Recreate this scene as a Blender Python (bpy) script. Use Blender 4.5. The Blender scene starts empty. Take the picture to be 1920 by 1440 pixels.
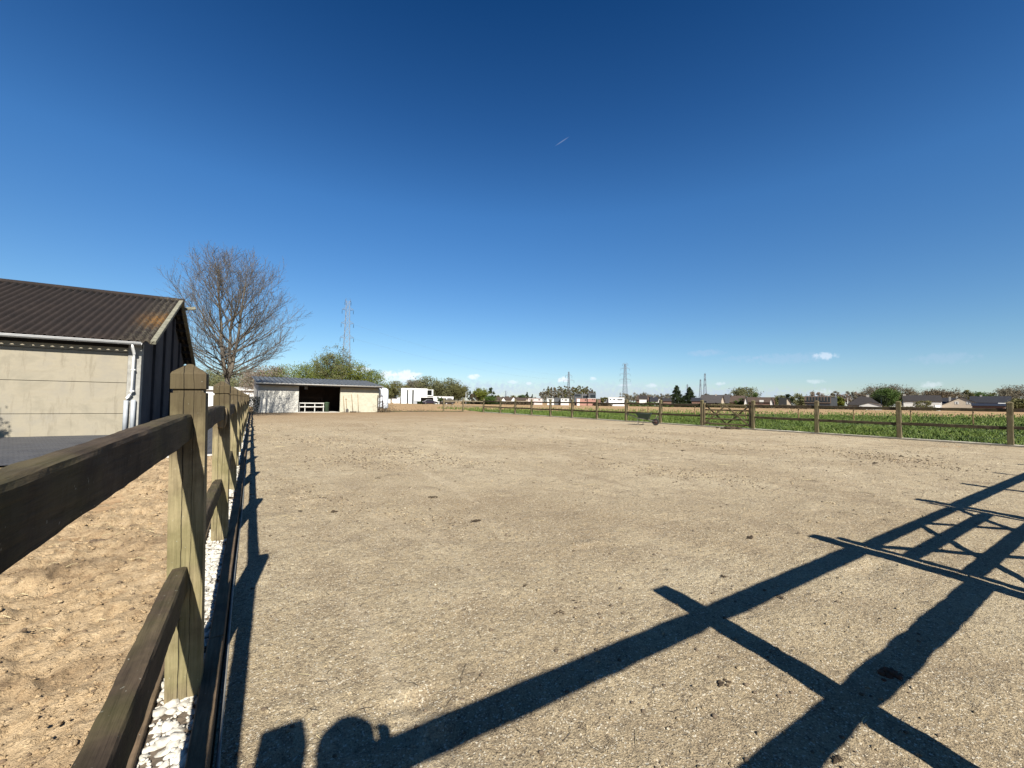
import bpy, math, random
import numpy as np
from mathutils import Vector, Matrix, noise as mnoise
R=math.radians
random.seed(7)
D=bpy.data; scn=bpy.context.scene; COL=scn.collection
# ------------------------------------------------------------------ camera model (world: +Y along left fence, +X along near fence)
F=776.; H=1.3; CX,CY=.2,.1
ROLL=math.atan(.0145); PITCH=math.atan(32.06*math.cos(ROLL)/F); YAW=R(32.07)
def ray(px,py):
    x=(px-960)/F; y=-(py-720)/F
    c,s=math.cos(ROLL),math.sin(ROLL); xr=x*c-y*s; yr=x*s+y*c
    cp,sp=math.cos(PITCH),math.sin(PITCH); X,Y,Z=xr,cp-yr*sp,sp+yr*cp
    c,s=math.cos(YAW),math.sin(YAW)
    return Vector((X*c+Y*s,-X*s+Y*c,Z))
def yh(px): return 752.06+.0145*(px-960)
def G(px,py,z=0.):
    d=ray(px,py); t=(z-H)/d.z
    return Vector((CX+d.x*t,CY+d.y*t,z))
def P(px,depth,z=0.):
    d=ray(px,yh(px)); f=Vector((math.sin(YAW),math.cos(YAW),0)); t=depth/d.dot(f)
    return Vector((CX+d.x*t,CY+d.y*t,z))
def Zd(px,py,depth): return H+(yh(px)-py)/F*depth*math.cos(PITCH)
def on_line(px,p0,dr):
    d=ray(px,yh(px)); a=Matrix(((d.x,-dr[0]),(d.y,-dr[1]))).inverted()@Vector((p0[0]-CX,p0[1]-CY))
    return Vector((CX+d.x*a[0],CY+d.y*a[0],0))
def dep(p): return (p.x-CX)*math.sin(YAW)+(p.y-CY)*math.cos(YAW)
def face_rot(px): # z-rotation so that local +X is screen right, local +Y points away
    d=ray(px,yh(px)); return math.atan2(d.y,d.x)-math.pi/2
# ------------------------------------------------------------------ materials
def nt(name):
    m=D.materials.new(name); m.use_nodes=True; t=m.node_tree; t.nodes.clear()
    o=t.nodes.new('ShaderNodeOutputMaterial'); b=t.nodes.new('ShaderNodeBsdfPrincipled')
    t.links.new(b.outputs[0],o.inputs[0]); b.inputs['Specular IOR Level'].default_value=.3
    return m,t,b
def N(t,k,**kw):
    n=t.nodes.new(k)
    for a,v in kw.items():
        if a in n.inputs.keys(): n.inputs[a].default_value=v
        else: setattr(n,a,v)
    return n
def coords(t,scale=(1,1,1),kind='Object',rnd=0):
    c=N(t,'ShaderNodeTexCoord'); m=N(t,'ShaderNodeMapping'); m.inputs['Scale'].default_value=scale
    t.links.new(c.outputs[kind],m.inputs[0])
    if rnd:
        oi=N(t,'ShaderNodeObjectInfo'); mm=N(t,'ShaderNodeMath',operation='MULTIPLY'); mm.inputs[1].default_value=rnd
        t.links.new(oi.outputs['Random'],mm.inputs[0]); t.links.new(mm.outputs[0],m.inputs['Location'])
    return m.outputs[0]
def noise(t,v,scale,detail=4,rough=.6,dist=0):
    n=N(t,'ShaderNodeTexNoise'); n.inputs['Scale'].default_value=scale; n.inputs['Detail'].default_value=detail
    n.inputs['Roughness'].default_value=rough; n.inputs['Distortion'].default_value=dist
    t.links.new(v,n.inputs['Vector']); return n.outputs['Fac']
def ramp(t,f,stops,mode='LINEAR'):
    r=N(t,'ShaderNodeValToRGB'); cr=r.color_ramp; cr.interpolation=mode
    while len(cr.elements)<len(stops): cr.elements.new(.5)
    for e,(p,c) in zip(cr.elements,stops):
        e.position=p; e.color=(c,c,c,1) if isinstance(c,(int,float)) else (*c,1)
    t.links.new(f,r.inputs[0]); return r.outputs[0]
def mix(t,f,a,b,mode='MIX'):
    m=N(t,'ShaderNodeMix',data_type='RGBA',blend_type=mode)
    for i,v in ((0,f),(6,a),(7,b)):
        if isinstance(v,(int,float)): m.inputs[i].default_value=v
        elif isinstance(v,tuple): m.inputs[i].default_value=(*v,1)
        else: t.links.new(v,m.inputs[i])
    return m.outputs[2]
def bump(t,b,hts,dist=.01,st=1.):
    prev=None
    for h_,d_ in hts:
        n=N(t,'ShaderNodeBump'); n.inputs['Distance'].default_value=d_; n.inputs['Strength'].default_value=st
        t.links.new(h_,n.inputs['Height'])
        if prev: t.links.new(prev,n.inputs['Normal'])
        prev=n.outputs[0]
    t.links.new(prev,b.inputs['Normal'])
def simple(name,c,rough=.7,var=.15,scale=3,metal=0,bmp=0,bscale=40):
    m,t,b=nt(name); v=coords(t); f=noise(t,v,scale,5)
    lo=tuple(x*(1-var) for x in c); hi=tuple(min(1,x*(1+var)) for x in c)
    t.links.new(ramp(t,f,[(.3,lo),(.7,hi)]),b.inputs['Base Color']); b.inputs['Roughness'].default_value=rough; b.inputs['Metallic'].default_value=metal
    if bmp: bump(t,b,[(noise(t,v,bscale,4),bmp)])
    return m
def wood(name,axis,base,dark,green=.0,crack=True,grain=60,rough=.85,wear=1.,capz=0,splits=0):
    m,t,b=nt(name); s=[1,1,1]; s['XYZ'.index(axis)]=.045
    vg=coords(t,tuple(s),rnd=7.3); v=coords(t,(1,1,1),rnd=3.1)
    g=noise(t,vg,grain,5,.65,.3); g2=noise(t,vg,grain*.28,4,.6,.6); big=noise(t,v,5,5,.65)
    c=ramp(t,g,[(.32,tuple(x*.45 for x in base)),(.5,base),(.72,tuple(x*1.3 for x in base))])
    c=mix(t,ramp(t,g2,[(.42,0),(.62,.45)]),c,tuple(x*.7 for x in base))
    c=mix(t,ramp(t,big,[(.5-.08*wear,0),(.68,min(1,.85*wear))]),c,dark)
    if green:
        gn=noise(t,v,3.2,4); c=mix(t,ramp(t,gn,[(.42,0),(.62,green)]),c,(.11,.115,.03))
    if capz:
        sz=N(t,'ShaderNodeSeparateXYZ'); t.links.new(N(t,'ShaderNodeTexCoord').outputs['Object'],sz.inputs[0]); ad=N(t,'ShaderNodeMath',operation='MULTIPLY_ADD'); t.links.new(big,ad.inputs[0]); ad.inputs[1].default_value=.5; t.links.new(sz.outputs[2],ad.inputs[2])
        mr=N(t,'ShaderNodeMapRange'); t.links.new(ad.outputs[0],mr.inputs[0]); mr.inputs[1].default_value=capz+.12; mr.inputs[2].default_value=capz+.45; mr.inputs[4].default_value=.8; c=mix(t,mr.outputs[0],c,(.05,.036,.02))
    spot=noise(t,v,70,2); c=mix(t,ramp(t,spot,[(.70,0),(.75,.5)]),c,(.38,.38,.32))
    hs=[(g,.004),(g2,.004),(big,.004)]
    if splits:
        to=N(t,'ShaderNodeTexCoord'); so_=N(t,'ShaderNodeSeparateXYZ'); t.links.new(to.outputs['Object'],so_.inputs[0]); wv=noise(t,coords(t,(1,1,.35),rnd=5.5),9,4,.6); oi=N(t,'ShaderNodeObjectInfo')
        for x0_,wd_,am_ in ((-.016,.0017,.022),(.017,.0010,.030)):
            a1=N(t,'ShaderNodeMath',operation='MULTIPLY_ADD'); t.links.new(wv,a1.inputs[0]); a1.inputs[1].default_value=am_; t.links.new(so_.outputs[0],a1.inputs[2])
            a2=N(t,'ShaderNodeMath',operation='ADD'); t.links.new(a1.outputs[0],a2.inputs[0]); a2.inputs[1].default_value=-x0_-am_*.5
            a3=N(t,'ShaderNodeMath',operation='ABSOLUTE'); t.links.new(a2.outputs[0],a3.inputs[0]); a4=N(t,'ShaderNodeMath',operation='MULTIPLY'); t.links.new(a3.outputs[0],a4.inputs[0]); a4.inputs[1].default_value=1/wd_
            c=mix(t,ramp(t,a4.outputs[0],[(.5,.92),(1,0)]),c,(.018,.014,.01))
            hs.append((ramp(t,a4.outputs[0],[(.4,0),(1,1)]),.004))
    if crack:
        s2=[1,1,1]; s2['XYZ'.index(axis)]=.03
        cr=noise(t,coords(t,tuple(s2),rnd=9.7),24,1.5,.4,.12)
        line=ramp(t,cr,[(.478,0),(.495,1),(.505,1),(.522,0)])
        if capz: line=mix(t,1.,line,ramp(t,mr.outputs[0],[(0,1),(.7,0)]),'MULTIPLY')
        gate=ramp(t,noise(t,v,2.6,2),[(.44,0),(.52,1)])
        cf=mix(t,1.,line,gate,'MULTIPLY'); c=mix(t,cf,c,(.012,.01,.008))
        inv=ramp(t,cf,[(0,1),(1,0)]); hs.append((inv,.006))
    t.links.new(c,b.inputs['Base Color']); b.inputs['Roughness'].default_value=rough; b.inputs['Specular IOR Level'].default_value=.15
    bump(t,b,hs); return m
# ------------------------------------------------------------------ mesh helpers
def add(o,parent=None):
    COL.objects.link(o)
    if parent: o.parent=parent
    return o
def npmesh(name,V,Fc,mat,parent=None,smooth=False,mi=None):
    me=D.meshes.new(name); V=np.asarray(V,dtype=np.float32); Fc=np.asarray(Fc,dtype=np.int32); k=Fc.shape[1]
    me.vertices.add(len(V)); me.vertices.foreach_set('co',V.ravel())
    me.loops.add(Fc.size); me.loops.foreach_set('vertex_index',Fc.ravel())
    me.polygons.add(len(Fc)); me.polygons.foreach_set('loop_start',np.arange(0,Fc.size,k,dtype=np.int32))
    if smooth: me.polygons.foreach_set('use_smooth',np.ones(len(Fc),dtype=bool))
    mats=mat if isinstance(mat,list) else [mat]
    for m in mats: me.materials.append(m)
    if mi is not None: me.polygons.foreach_set('material_index',np.asarray(mi,dtype=np.int32))
    me.update(calc_edges=True); me.validate()
    return add(D.objects.new(name,me),parent)
class MB:
    def __init__(s): s.v=[]; s.f=[]; s.m=[]; s.cm=0
    def face(s,idx): s.f.append(tuple(idx)); s.m.append(s.cm)
    def quad(s,*p):
        b=len(s.v); s.v+= [tuple(q) for q in p]; s.face(range(b,b+len(p)))
    def box(s,x0,x1,y0,y1,z0,z1,M=None):
        b=len(s.v); c=[(x,y,z) for z in (z0,z1) for x,y in ((x0,y0),(x1,y0),(x1,y1),(x0,y1))]
        if M is not None: c=[tuple(M@Vector(q)) for q in c]
        s.v+=c
        for q in ((3,2,1,0),(4,5,6,7),(0,1,5,4),(1,2,6,5),(2,3,7,6),(3,0,4,7)): s.face([b+i for i in q])
        return s
    def bar(s,a,b_,w,d=None,up=(0,0,1)):
        a=Vector(a);b_=Vector(b_);d=d or w; t=(b_-a); L=t.length; t.normalize(); u=Vector(up)
        if abs(t.dot(u))>.98: u=Vector((0,1,0))
        x=t.cross(u).normalized(); y=x.cross(t)
        M=Matrix((x,t,y)).transposed().to_4x4(); M.translation=a
        return s.box(-w/2,w/2,0,L,-d/2,d/2,M)
    def tube(s,pts,rad,n=8,cap=True):
        pts=[Vector(p) for p in pts]; rad=rad if isinstance(rad,(list,tuple)) else [rad]*len(pts); b=len(s.v)
        for i,p in enumerate(pts):
            t=(pts[min(i+1,len(pts)-1)]-pts[max(i-1,0)]).normalized(); u=Vector((0,0,1)) if abs(t.z)<.9 else Vector((1,0,0))
            x=t.cross(u).normalized(); y=t.cross(x)
            for k in range(n):
                a=2*math.pi*k/n; s.v.append(tuple(p+(x*math.cos(a)+y*math.sin(a))*rad[i]))
        for i in range(len(pts)-1):
            for k in range(n):
                s.face((b+i*n+k,b+i*n+(k+1)%n,b+(i+1)*n+(k+1)%n,b+(i+1)*n+k))
        if cap:
            s.face([b+k for k in range(n)][::-1]); e=b+(len(pts)-1)*n; s.face([e+k for k in range(n)])
        return s
    def lathe(s,prof,c=(0,0,0),n=24,axis='Z'):
        b=len(s.v); c=Vector(c)
        for r,z in prof:
            for k in range(n):
                a=2*math.pi*k/n; q=(r*math.cos(a),r*math.sin(a),z)
                if axis=='Y': q=(q[0],q[2],q[1])
                if axis=='X': q=(q[2],q[0],q[1])
                s.v.append(tuple(c+Vector(q)))
        for i in range(len(prof)-1):
            for k in range(n): s.face((b+i*n+k,b+i*n+(k+1)%n,b+(i+1)*n+(k+1)%n,b+(i+1)*n+k))
        s.face([b+k for k in range(n)][::-1]); e=b+(len(prof)-1)*n; s.face([e+k for k in range(n)])
        return s
    def prism(s,poly,y0,y1):   # poly in (x,z), extruded along y
        b=len(s.v); n=len(poly); s.v+=[(x,y0,z) for x,z in poly]+[(x,y1,z) for x,z in poly]
        s.face(range(b,b+n)); s.face(range(b+2*n-1,b+n-1,-1))
        for i in range(n): s.face((b+(i+1)%n,b+i,b+n+i,b+n+(i+1)%n))
        return s
    def build(s,name,mat,parent=None,smooth=False,bevel=0,loc=None,rot=None):
        me=D.meshes.new(name); me.from_pydata(s.v,[],s.f)
        for m in (mat if isinstance(mat,list) else [mat]): me.materials.append(m)
        if isinstance(mat,list): me.polygons.foreach_set('material_index',s.m)
        if smooth: me.polygons.foreach_set('use_smooth',[True]*len(s.f))
        me.update(); o=add(D.objects.new(name,me),parent)
        if loc is not None: o.location=loc
        if rot is not None: o.rotation_euler=rot
        if bevel: md=o.modifiers.new('bevel','BEVEL'); md.width=bevel; md.segments=2; md.limit_method='ANGLE'
        return o
def tag(o,label=None,cat=None,group=None,kind=None):
    if label: o['label']=label
    if cat: o['category']=cat
    if group: o['group']=group
    if kind: o['kind']=kind
    return o
def thing(name,label,cat,loc=(0,0,0),rz=0,group=None):
    o=D.objects.new(name,None); COL.objects.link(o); o.location=loc; o.rotation_euler=(0,0,rz); o.empty_display_size=.2
    return tag(o,label,cat,group)
def copy_tree(o,parent=None):
    kids=list(o.children); c=o.copy(); COL.objects.link(c)
    if parent: c.parent=parent
    for k in kids: copy_tree(k,c)
    return c
# vectorised value noise
_rs=np.random.RandomState(3); _T=_rs.rand(256,256)
def vn(x,y):
    xi=np.floor(x).astype(int); yi=np.floor(y).astype(int); fx=x-xi; fy=y-yi; fx=fx*fx*(3-2*fx); fy=fy*fy*(3-2*fy)
    g=lambda a,b:_T[a&255,b&255]
    return (g(xi,yi)*(1-fx)+g(xi+1,yi)*fx)*(1-fy)+(g(xi,yi+1)*(1-fx)+g(xi+1,yi+1)*fx)*fy
def fbm(x,y,o=4):
    s=0;a=.5
    for i in range(o): s=s+a*(vn(x+17.3*i,y+5.1*i)-.5); x=x*2.03;y=y*2.03;a*=.5
    return s
def gridlines(a,b,c,s0,g):
    """1-D lines from a to b, spacing s0 near c growing with distance factor g"""
    L=[c]; x=c
    while x<b: x+=s0+g*(x-c); L.append(min(x,b))
    x=c; M=[]
    while x>a: x-=s0+g*(c-x); M.append(max(x,a))
    return np.array(M[::-1]+L)
def grid(name,xs,ys,zf,mat):
    X,Y=np.meshgrid(xs,ys); Z=zf(X,Y); V=np.stack([X,Y,Z],-1).reshape(-1,3); nx=len(xs); ny=len(ys)
    i=np.arange(ny-1)[:,None]*nx+np.arange(nx-1)[None]; i=i.ravel()
    return npmesh(name,V,np.stack([i,i+1,i+nx+1,i+nx],1),mat,smooth=True)
def leaves(C,size,rs,flat=0.,asp=.6):
    """C (n,3) centres -> quads"""
    n=len(C); a=rs.normal(size=(n,3)); a/=np.linalg.norm(a,axis=1)[:,None]; b=rs.normal(size=(n,3)); b-=a*(a*b).sum(1)[:,None]; b/=np.linalg.norm(b,axis=1)[:,None]
    s=(size*(.6+.8*rs.rand(n)))[:,None]; a=a*s*.5; b=b*s*.5*asp
    V=np.stack([C-a,C-b*.9+a*.15,C+a,C+b*.9-a*.1],1).reshape(-1,3); Fc=np.arange(4*n).reshape(-1,4)
    return V,Fc
# ------------------------------------------------------------------ world & light
SEL=R(38.3); SAZ=R(10.8)
w=D.worlds.new("World"); scn.world=w; w.use_nodes=True; t=w.node_tree; t.nodes.clear()
wo=N(t,'ShaderNodeOutputWorld'); bg=N(t,'ShaderNodeBackground'); sky=N(t,'ShaderNodeTexSky',sky_type='NISHITA')
sky.sun_disc=False; sky.sun_elevation=SEL; sky.sun_rotation=math.pi+SAZ; sky.altitude=0; sky.air_density=1.0; sky.dust_density=.12; sky.ozone_density=1.6
hs=N(t,'ShaderNodeHueSaturation'); hs.inputs['Saturation'].default_value=1.15; t.links.new(sky.outputs[0],hs.inputs['Color'])
gm=N(t,'ShaderNodeGamma'); gm.inputs[1].default_value=1.0; t.links.new(hs.outputs[0],gm.inputs[0])
tc0=N(t,'ShaderNodeTexCoord'); sz0=N(t,'ShaderNodeSeparateXYZ'); t.links.new(tc0.outputs['Generated'],sz0.inputs[0])
col=mix(t,1.,gm.outputs[0],ramp(t,sz0.outputs[2],[(0,(.60,.68,.88)),(.13,(.57,.735,.86)),(.41,(.43,.745,.99)),(.56,(.25,.55,.82)),(.72,(.105,.375,.63))]),'MULTIPLY')
# clouds: small cumulus puffs low over the horizon, plus one short contrail
tc=N(t,'ShaderNodeTexCoord'); vdir=tc.outputs['Generated']
warp=N(t,'ShaderNodeTexNoise'); warp.inputs['Scale'].default_value=110; warp.inputs['Detail'].default_value=6; warp.inputs['Roughness'].default_value=.65; t.links.new(vdir,warp.inputs['Vector'])
def blob(px,py,rx,ry,amp,wv=1.6):
    d=ray(px,py).normalized(); s=N(t,'ShaderNodeVectorMath',operation='SUBTRACT'); t.links.new(vdir,s.inputs[0]); s.inputs[1].default_value=d
    right=Vector((math.cos(YAW),-math.sin(YAW),0)); dr=Vector((d.y,-d.x,0)).normalized(); up=dr.cross(d)
    if isinstance(rx,tuple): ang=rx[1]; rx=rx[0]; dr,up=dr*math.cos(ang)+up*math.sin(ang),up*math.cos(ang)-dr*math.sin(ang)
    def comp(ax,r):
        q=N(t,'ShaderNodeVectorMath',operation='DOT_PRODUCT'); t.links.new(s.outputs[0],q.inputs[0]); q.inputs[1].default_value=ax/r
        p=N(t,'ShaderNodeMath',operation='POWER'); 
        ab=N(t,'ShaderNodeMath',operation='ABSOLUTE'); t.links.new(q.outputs['Value'],ab.inputs[0]); t.links.new(ab.outputs[0],p.inputs[0]); p.inputs[1].default_value=2; return p.outputs[0]
    k=1/F; a=N(t,'ShaderNodeMath',operation='ADD'); t.links.new(comp(dr,rx*k),a.inputs[0]); t.links.new(comp(up,ry*k),a.inputs[1])
    b=N(t,'ShaderNodeMath',operation='MULTIPLY_ADD'); t.links.new(warp.outputs['Fac'],b.inputs[0]); b.inputs[1].default_value=wv*2.4; 
    b.inputs[2].default_value=-wv*1.2
    c=N(t,'ShaderNodeMath',operation='ADD'); t.links.new(a.outputs[0],c.inputs[0]); t.links.new(b.outputs[0],c.inputs[1])
    m=N(t,'ShaderNodeMapRange',interpolation_type='SMOOTHSTEP'); t.links.new(c.outputs[0],m.inputs[0]); m.inputs[1].default_value=1.25; m.inputs[2].default_value=-.1; m.inputs[3].default_value=0; m.inputs[4].default_value=amp
    return m.outputs[0]
CLD=dict(k=1.0)
def cloud(col,f,c): return mix(t,f,col,c)
WH=(7.6,8.0,8.8); GR=(4.2,5.0,6.6)
for b in [(1080,738,420,22,.45,GR),(830,726,150,14,.35,GR),(1330,742,260,12,.3,GR),(1700,752,300,10,.25,GR),(1475,672,60,9,.22,GR),(1325,662,30,6,.25,GR),(1770,672,30,8,.2,GR),(1390,672,30,5,.15,GR)]:
    col=cloud(col,blob(*b[:5]),b[5])
for b in [(728,702,17,8,.8,WH),(762,704,28,10,.9,WH),(740,712,40,7,.5,WH),(676,694,24,7,.6,WH),(889,706,12,5,.75,WH),(962,716,10,4,.4,WH),(992,719,6,3,.5,WH),(1057,712,13,6,.8,WH),(1112,710,7,3.5,.6,WH),(1222,723,11,4,.4,WH),(1548,667,15,5.5,.42,WH),(1530,715,12,3.5,.3,WH),(1746,721,12,4.5,.35,WH),(1545,737,16,6,.25,WH),(1170,722,12,3,.35,WH),(1350,719,8,3,.35,WH)]:
    col=cloud(col,blob(*b[:5]),b[5])
col=cloud(col,blob(1054,265,(13,R(28)),1.0,.13,.1),WH)
t.links.new(col,bg.inputs[0]); bg.inputs[1].default_value=.054; t.links.new(bg.outputs[0],wo.inputs[0])
sl=D.lights.new('sun','SUN'); sl.energy=5.0; sl.angle=R(.53); sl.color=(1,.955,.87); so=add(D.objects.new('sun',sl))
sd=Vector((math.sin(SAZ)*math.cos(SEL),math.cos(SAZ)*math.cos(SEL),-math.sin(SEL)))
so.rotation_euler=sd.to_track_quat('-Z','Y').to_euler(); so.location=(-8,-30,25)
scn.view_settings.view_transform='Standard'; scn.view_settings.look='None'; scn.view_settings.gamma=1; scn.view_settings.exposure=1.3
# ------------------------------------------------------------------ camera
cam=D.cameras.new('camera'); cam.sensor_fit='HORIZONTAL'; cam.sensor_width=36; cam.lens=36*F/1920; cam.clip_start=.02; cam.clip_end=6000
co=add(D.objects.new('camera',cam)); scn.camera=co
zc=-ray(960,720).normalized(); xc=(ray(961,720)-ray(959,720)).normalized(); yc=zc.cross(xc)
M=Matrix((xc,yc,zc)).transposed().to_4x4(); M.translation=(CX,CY,H); co.matrix_world=M
# ------------------------------------------------------------------ ground
def m_paddock():
    m,t,b=nt('paddock_sand'); v=coords(t)
    big=noise(t,v,.35,5,.6,.4); mid=noise(t,v,2.2,5,.65,.3); fine=noise(t,v,120,3,.75); fi2=noise(t,v,26,4,.7)
    vo=N(t,'ShaderNodeTexVoronoi'); vo.inputs['Scale'].default_value=150; t.links.new(v,vo.inputs['Vector'])
    c=ramp(t,big,[(.3,(.22,.168,.105)),(.5,(.30,.243,.16)),(.7,(.35,.295,.205))])
    c=mix(t,ramp(t,mid,[(.35,.6),(.55,0)]),c,(.19,.145,.095))
    c=mix(t,ramp(t,fi2,[(.38,.6),(.5,0)]),c,(.105,.083,.06))
    c=mix(t,ramp(t,fine,[(.54,0),(.68,.7)]),c,(.50,.43,.31))
    c=mix(t,ramp(t,fine,[(.33,.85),(.45,0)]),c,(.06,.048,.036))
    sc=N(t,'ShaderNodeSeparateColor'); t.links.new(vo.outputs['Color'],sc.inputs[0])
    c=mix(t,ramp(t,sc.outputs[0],[(.93,0),(.95,.8)]),c,(.5,.46,.38))
    stk=noise(t,coords(t,(1.,.16,1)),1.1,5,.7,1.2); c=mix(t,ramp(t,stk,[(.56,0),(.68,.35)]),c,(.15,.115,.08)); c=mix(t,ramp(t,stk,[(.30,.4),(.42,0)]),c,(.40,.34,.25))
    # browner trampled soil close to the shed end
    sx=N(t,'ShaderNodeSeparateXYZ'); t.links.new(v,sx.inputs[0])
    nb=N(t,'ShaderNodeMath',operation='MULTIPLY_ADD'); t.links.new(mid,nb.inputs[0]); nb.inputs[1].default_value=14; t.links.new(sx.outputs[1],nb.inputs[2])
    mr=N(t,'ShaderNodeMapRange'); t.links.new(nb.outputs[0],mr.inputs[0]); mr.inputs[1].default_value=24; mr.inputs[2].default_value=46; mr.inputs[3].default_value=0; mr.inputs[4].default_value=.85
    c=mix(t,mr.outputs[0],c,(.19,.13,.075))
    t.links.new(c,b.inputs['Base Color']); b.inputs['Roughness'].default_value=.95; b.inputs['Specular IOR Level'].default_value=.1
    bump(t,b,[(mid,.03),(fi2,.02),(fine,.010)]); return m
def m_sand():
    m,t,b=nt('yellow_sand'); v=coords(t)
    a=noise(t,v,1.6,5,.65,.5); f=noise(t,v,11,6,.75,.0); g=noise(t,v,55,4,.75)
    c=ramp(t,f,[(.3,(.27,.175,.10)),(.45,(.45,.325,.195)),(.7,(.56,.425,.275))])
    c=mix(t,ramp(t,a,[(.36,.75),(.50,0)]),c,(.22,.15,.09))
    c=mix(t,ramp(t,g,[(.34,.6),(.44,0)]),c,(.1,.07,.04))
    t.links.new(c,b.inputs['Base Color']); b.inputs['Roughness'].default_value=.95; b.inputs['Specular IOR Level'].default_value=.1
    bump(t,b,[(f,.035),(g,.012)]); return m
def m_field():
    m,t,b=nt('tilled_field'); v=coords(t); a=noise(t,v,.02,4); f=noise(t,v,1.3,5,.75); g=noise(t,v,.25,4,.6)
    vr=coords(t,(.15,1,1)); rr=noise(t,vr,.6,3)
    c=ramp(t,f,[(.3,(.18,.12,.065)),(.5,(.34,.235,.14)),(.7,(.45,.335,.21))])
    c=mix(t,ramp(t,a,[(.35,0),(.65,.5)]),c,(.33,.22,.13)); c=mix(t,ramp(t,rr,[(.4,0),(.65,.4)]),c,(.26,.2,.12))
    c=mix(t,ramp(t,g,[(.55,0),(.75,.4)]),c,(.14,.14,.05))
    t.links.new(c,b.inputs['Base Color']); b.inputs['Roughness'].default_value=.95; b.inputs['Specular IOR Level'].default_value=0; bump(t,b,[(f,.08)]); return m
MP=m_paddock(); MS=m_sand()
def zpad(X,Y):
    d=np.hypot(X-CX,Y-CY); k=np.clip(1.2-d/25,.25,1)
    z=fbm(X*.5,Y*.5,3)*.05+np.maximum(0,fbm(X*1.3+3,Y*1.3,3)-.12)*fbm(X*7,Y*7,3)*.5+fbm(X*3,Y*3,3)*.022+fbm(X*14,Y*14,3)*.016*k+fbm(X*45,Y*45,2)*.011*np.clip(1.2-d/7,0,1)
    tr=np.abs(X*.35+Y-11.5+fbm(X*.4,Y*.4)*3); z=z+np.exp(-(tr/.25)**2)*fbm(X*4,Y*4)*.10   # rough trampled track
    e=np.clip(np.minimum(np.minimum(X-.12,22.1-X)/.25,1),0,1); return z*e-.004
grid('paddock_ground',np.unique(np.concatenate([[.126],gridlines(.14,26,.7,.022,.010)])),gridlines(-.6,47,2.0,.022,.010),zpad,MP)['kind']='structure'
def zsand(X,Y):
    r=fbm(X*1.1,Y*1.1,3)*.16; q=fbm(X*3.2+9,Y*3.2,3); l=fbm(X*5,Y*5,3)*.10-np.abs(fbm(X*11,Y*11,3))*.10+np.maximum(0,fbm(X*24+5,Y*24,2)-.06)*.13+fbm(X*50,Y*50,2)*.018
    hoof=np.maximum(0,q-.10)*.22-np.maximum(0,-q-.12)*.25
    e=np.clip((-.17-X)/.5,0,1); return (r+hoof)*(.15+.85*e)+l*(.4+.6*e)+.015
grid('sand_ground',gridlines(-16,-.175,-.8,.011,.012),gridlines(-3,11.1,1.5,.011,.012),zsand,MS)['kind']='structure'
# the far field, one sheet to the horizon
mb=MB(); q=3500; mb.quad((-q,-q,-.03),(q,-q,-.03),(q,q,-.03),(-q,q,-.03)); mb.build('field_ground',m_field())['kind']='structure'
# yard paving
def m_paving():
    m,t,b=nt('grey_pavers'); v=coords(t); br=N(t,'ShaderNodeTexBrick'); br.inputs['Scale'].default_value=1; br.inputs['Brick Width'].default_value=.22; br.inputs['Row Height'].default_value=.11; br.inputs['Mortar Size'].default_value=.009
    br.inputs['Color1'].default_value=(.085,.088,.1,1); br.inputs['Color2'].default_value=(.13,.132,.145,1); br.inputs['Mortar'].default_value=(.03,.03,.03,1); t.links.new(v,br.inputs['Vector'])
    f=noise(t,v,1.2,5); c=mix(t,ramp(t,f,[(.4,0),(.7,.5)]),br.outputs[0],(.15,.145,.14)); c=mix(t,ramp(t,noise(t,v,30,3),[(.6,0),(.7,.5)]),c,(.25,.24,.22))
    t.links.new(c,b.inputs['Base Color']); b.inputs['Roughness'].default_value=.8; bump(t,b,[(br.outputs['Fac'],-.004)]); return m
mb=MB(); mb.quad((-20,11.22,.02),(-.2,11.22,.02),(-.2,42,.02),(-20,42,.02)); mb.build('yard_paving',m_paving())['kind']='structure'
MCON=simple('pale_concrete',(.5,.47,.42),.85,.25,6,bmp=.003)
mb=MB()
for i in range(17,20): mb.box(-20+i*.99,-20+i*.99+.982,11.1,11.22,-.05,.06)
tag(mb.build('kerb',MCON,bevel=.008),'pale concrete kerb between the yellow sand and the grey paved yard','kerb',kind='structure')
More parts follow.
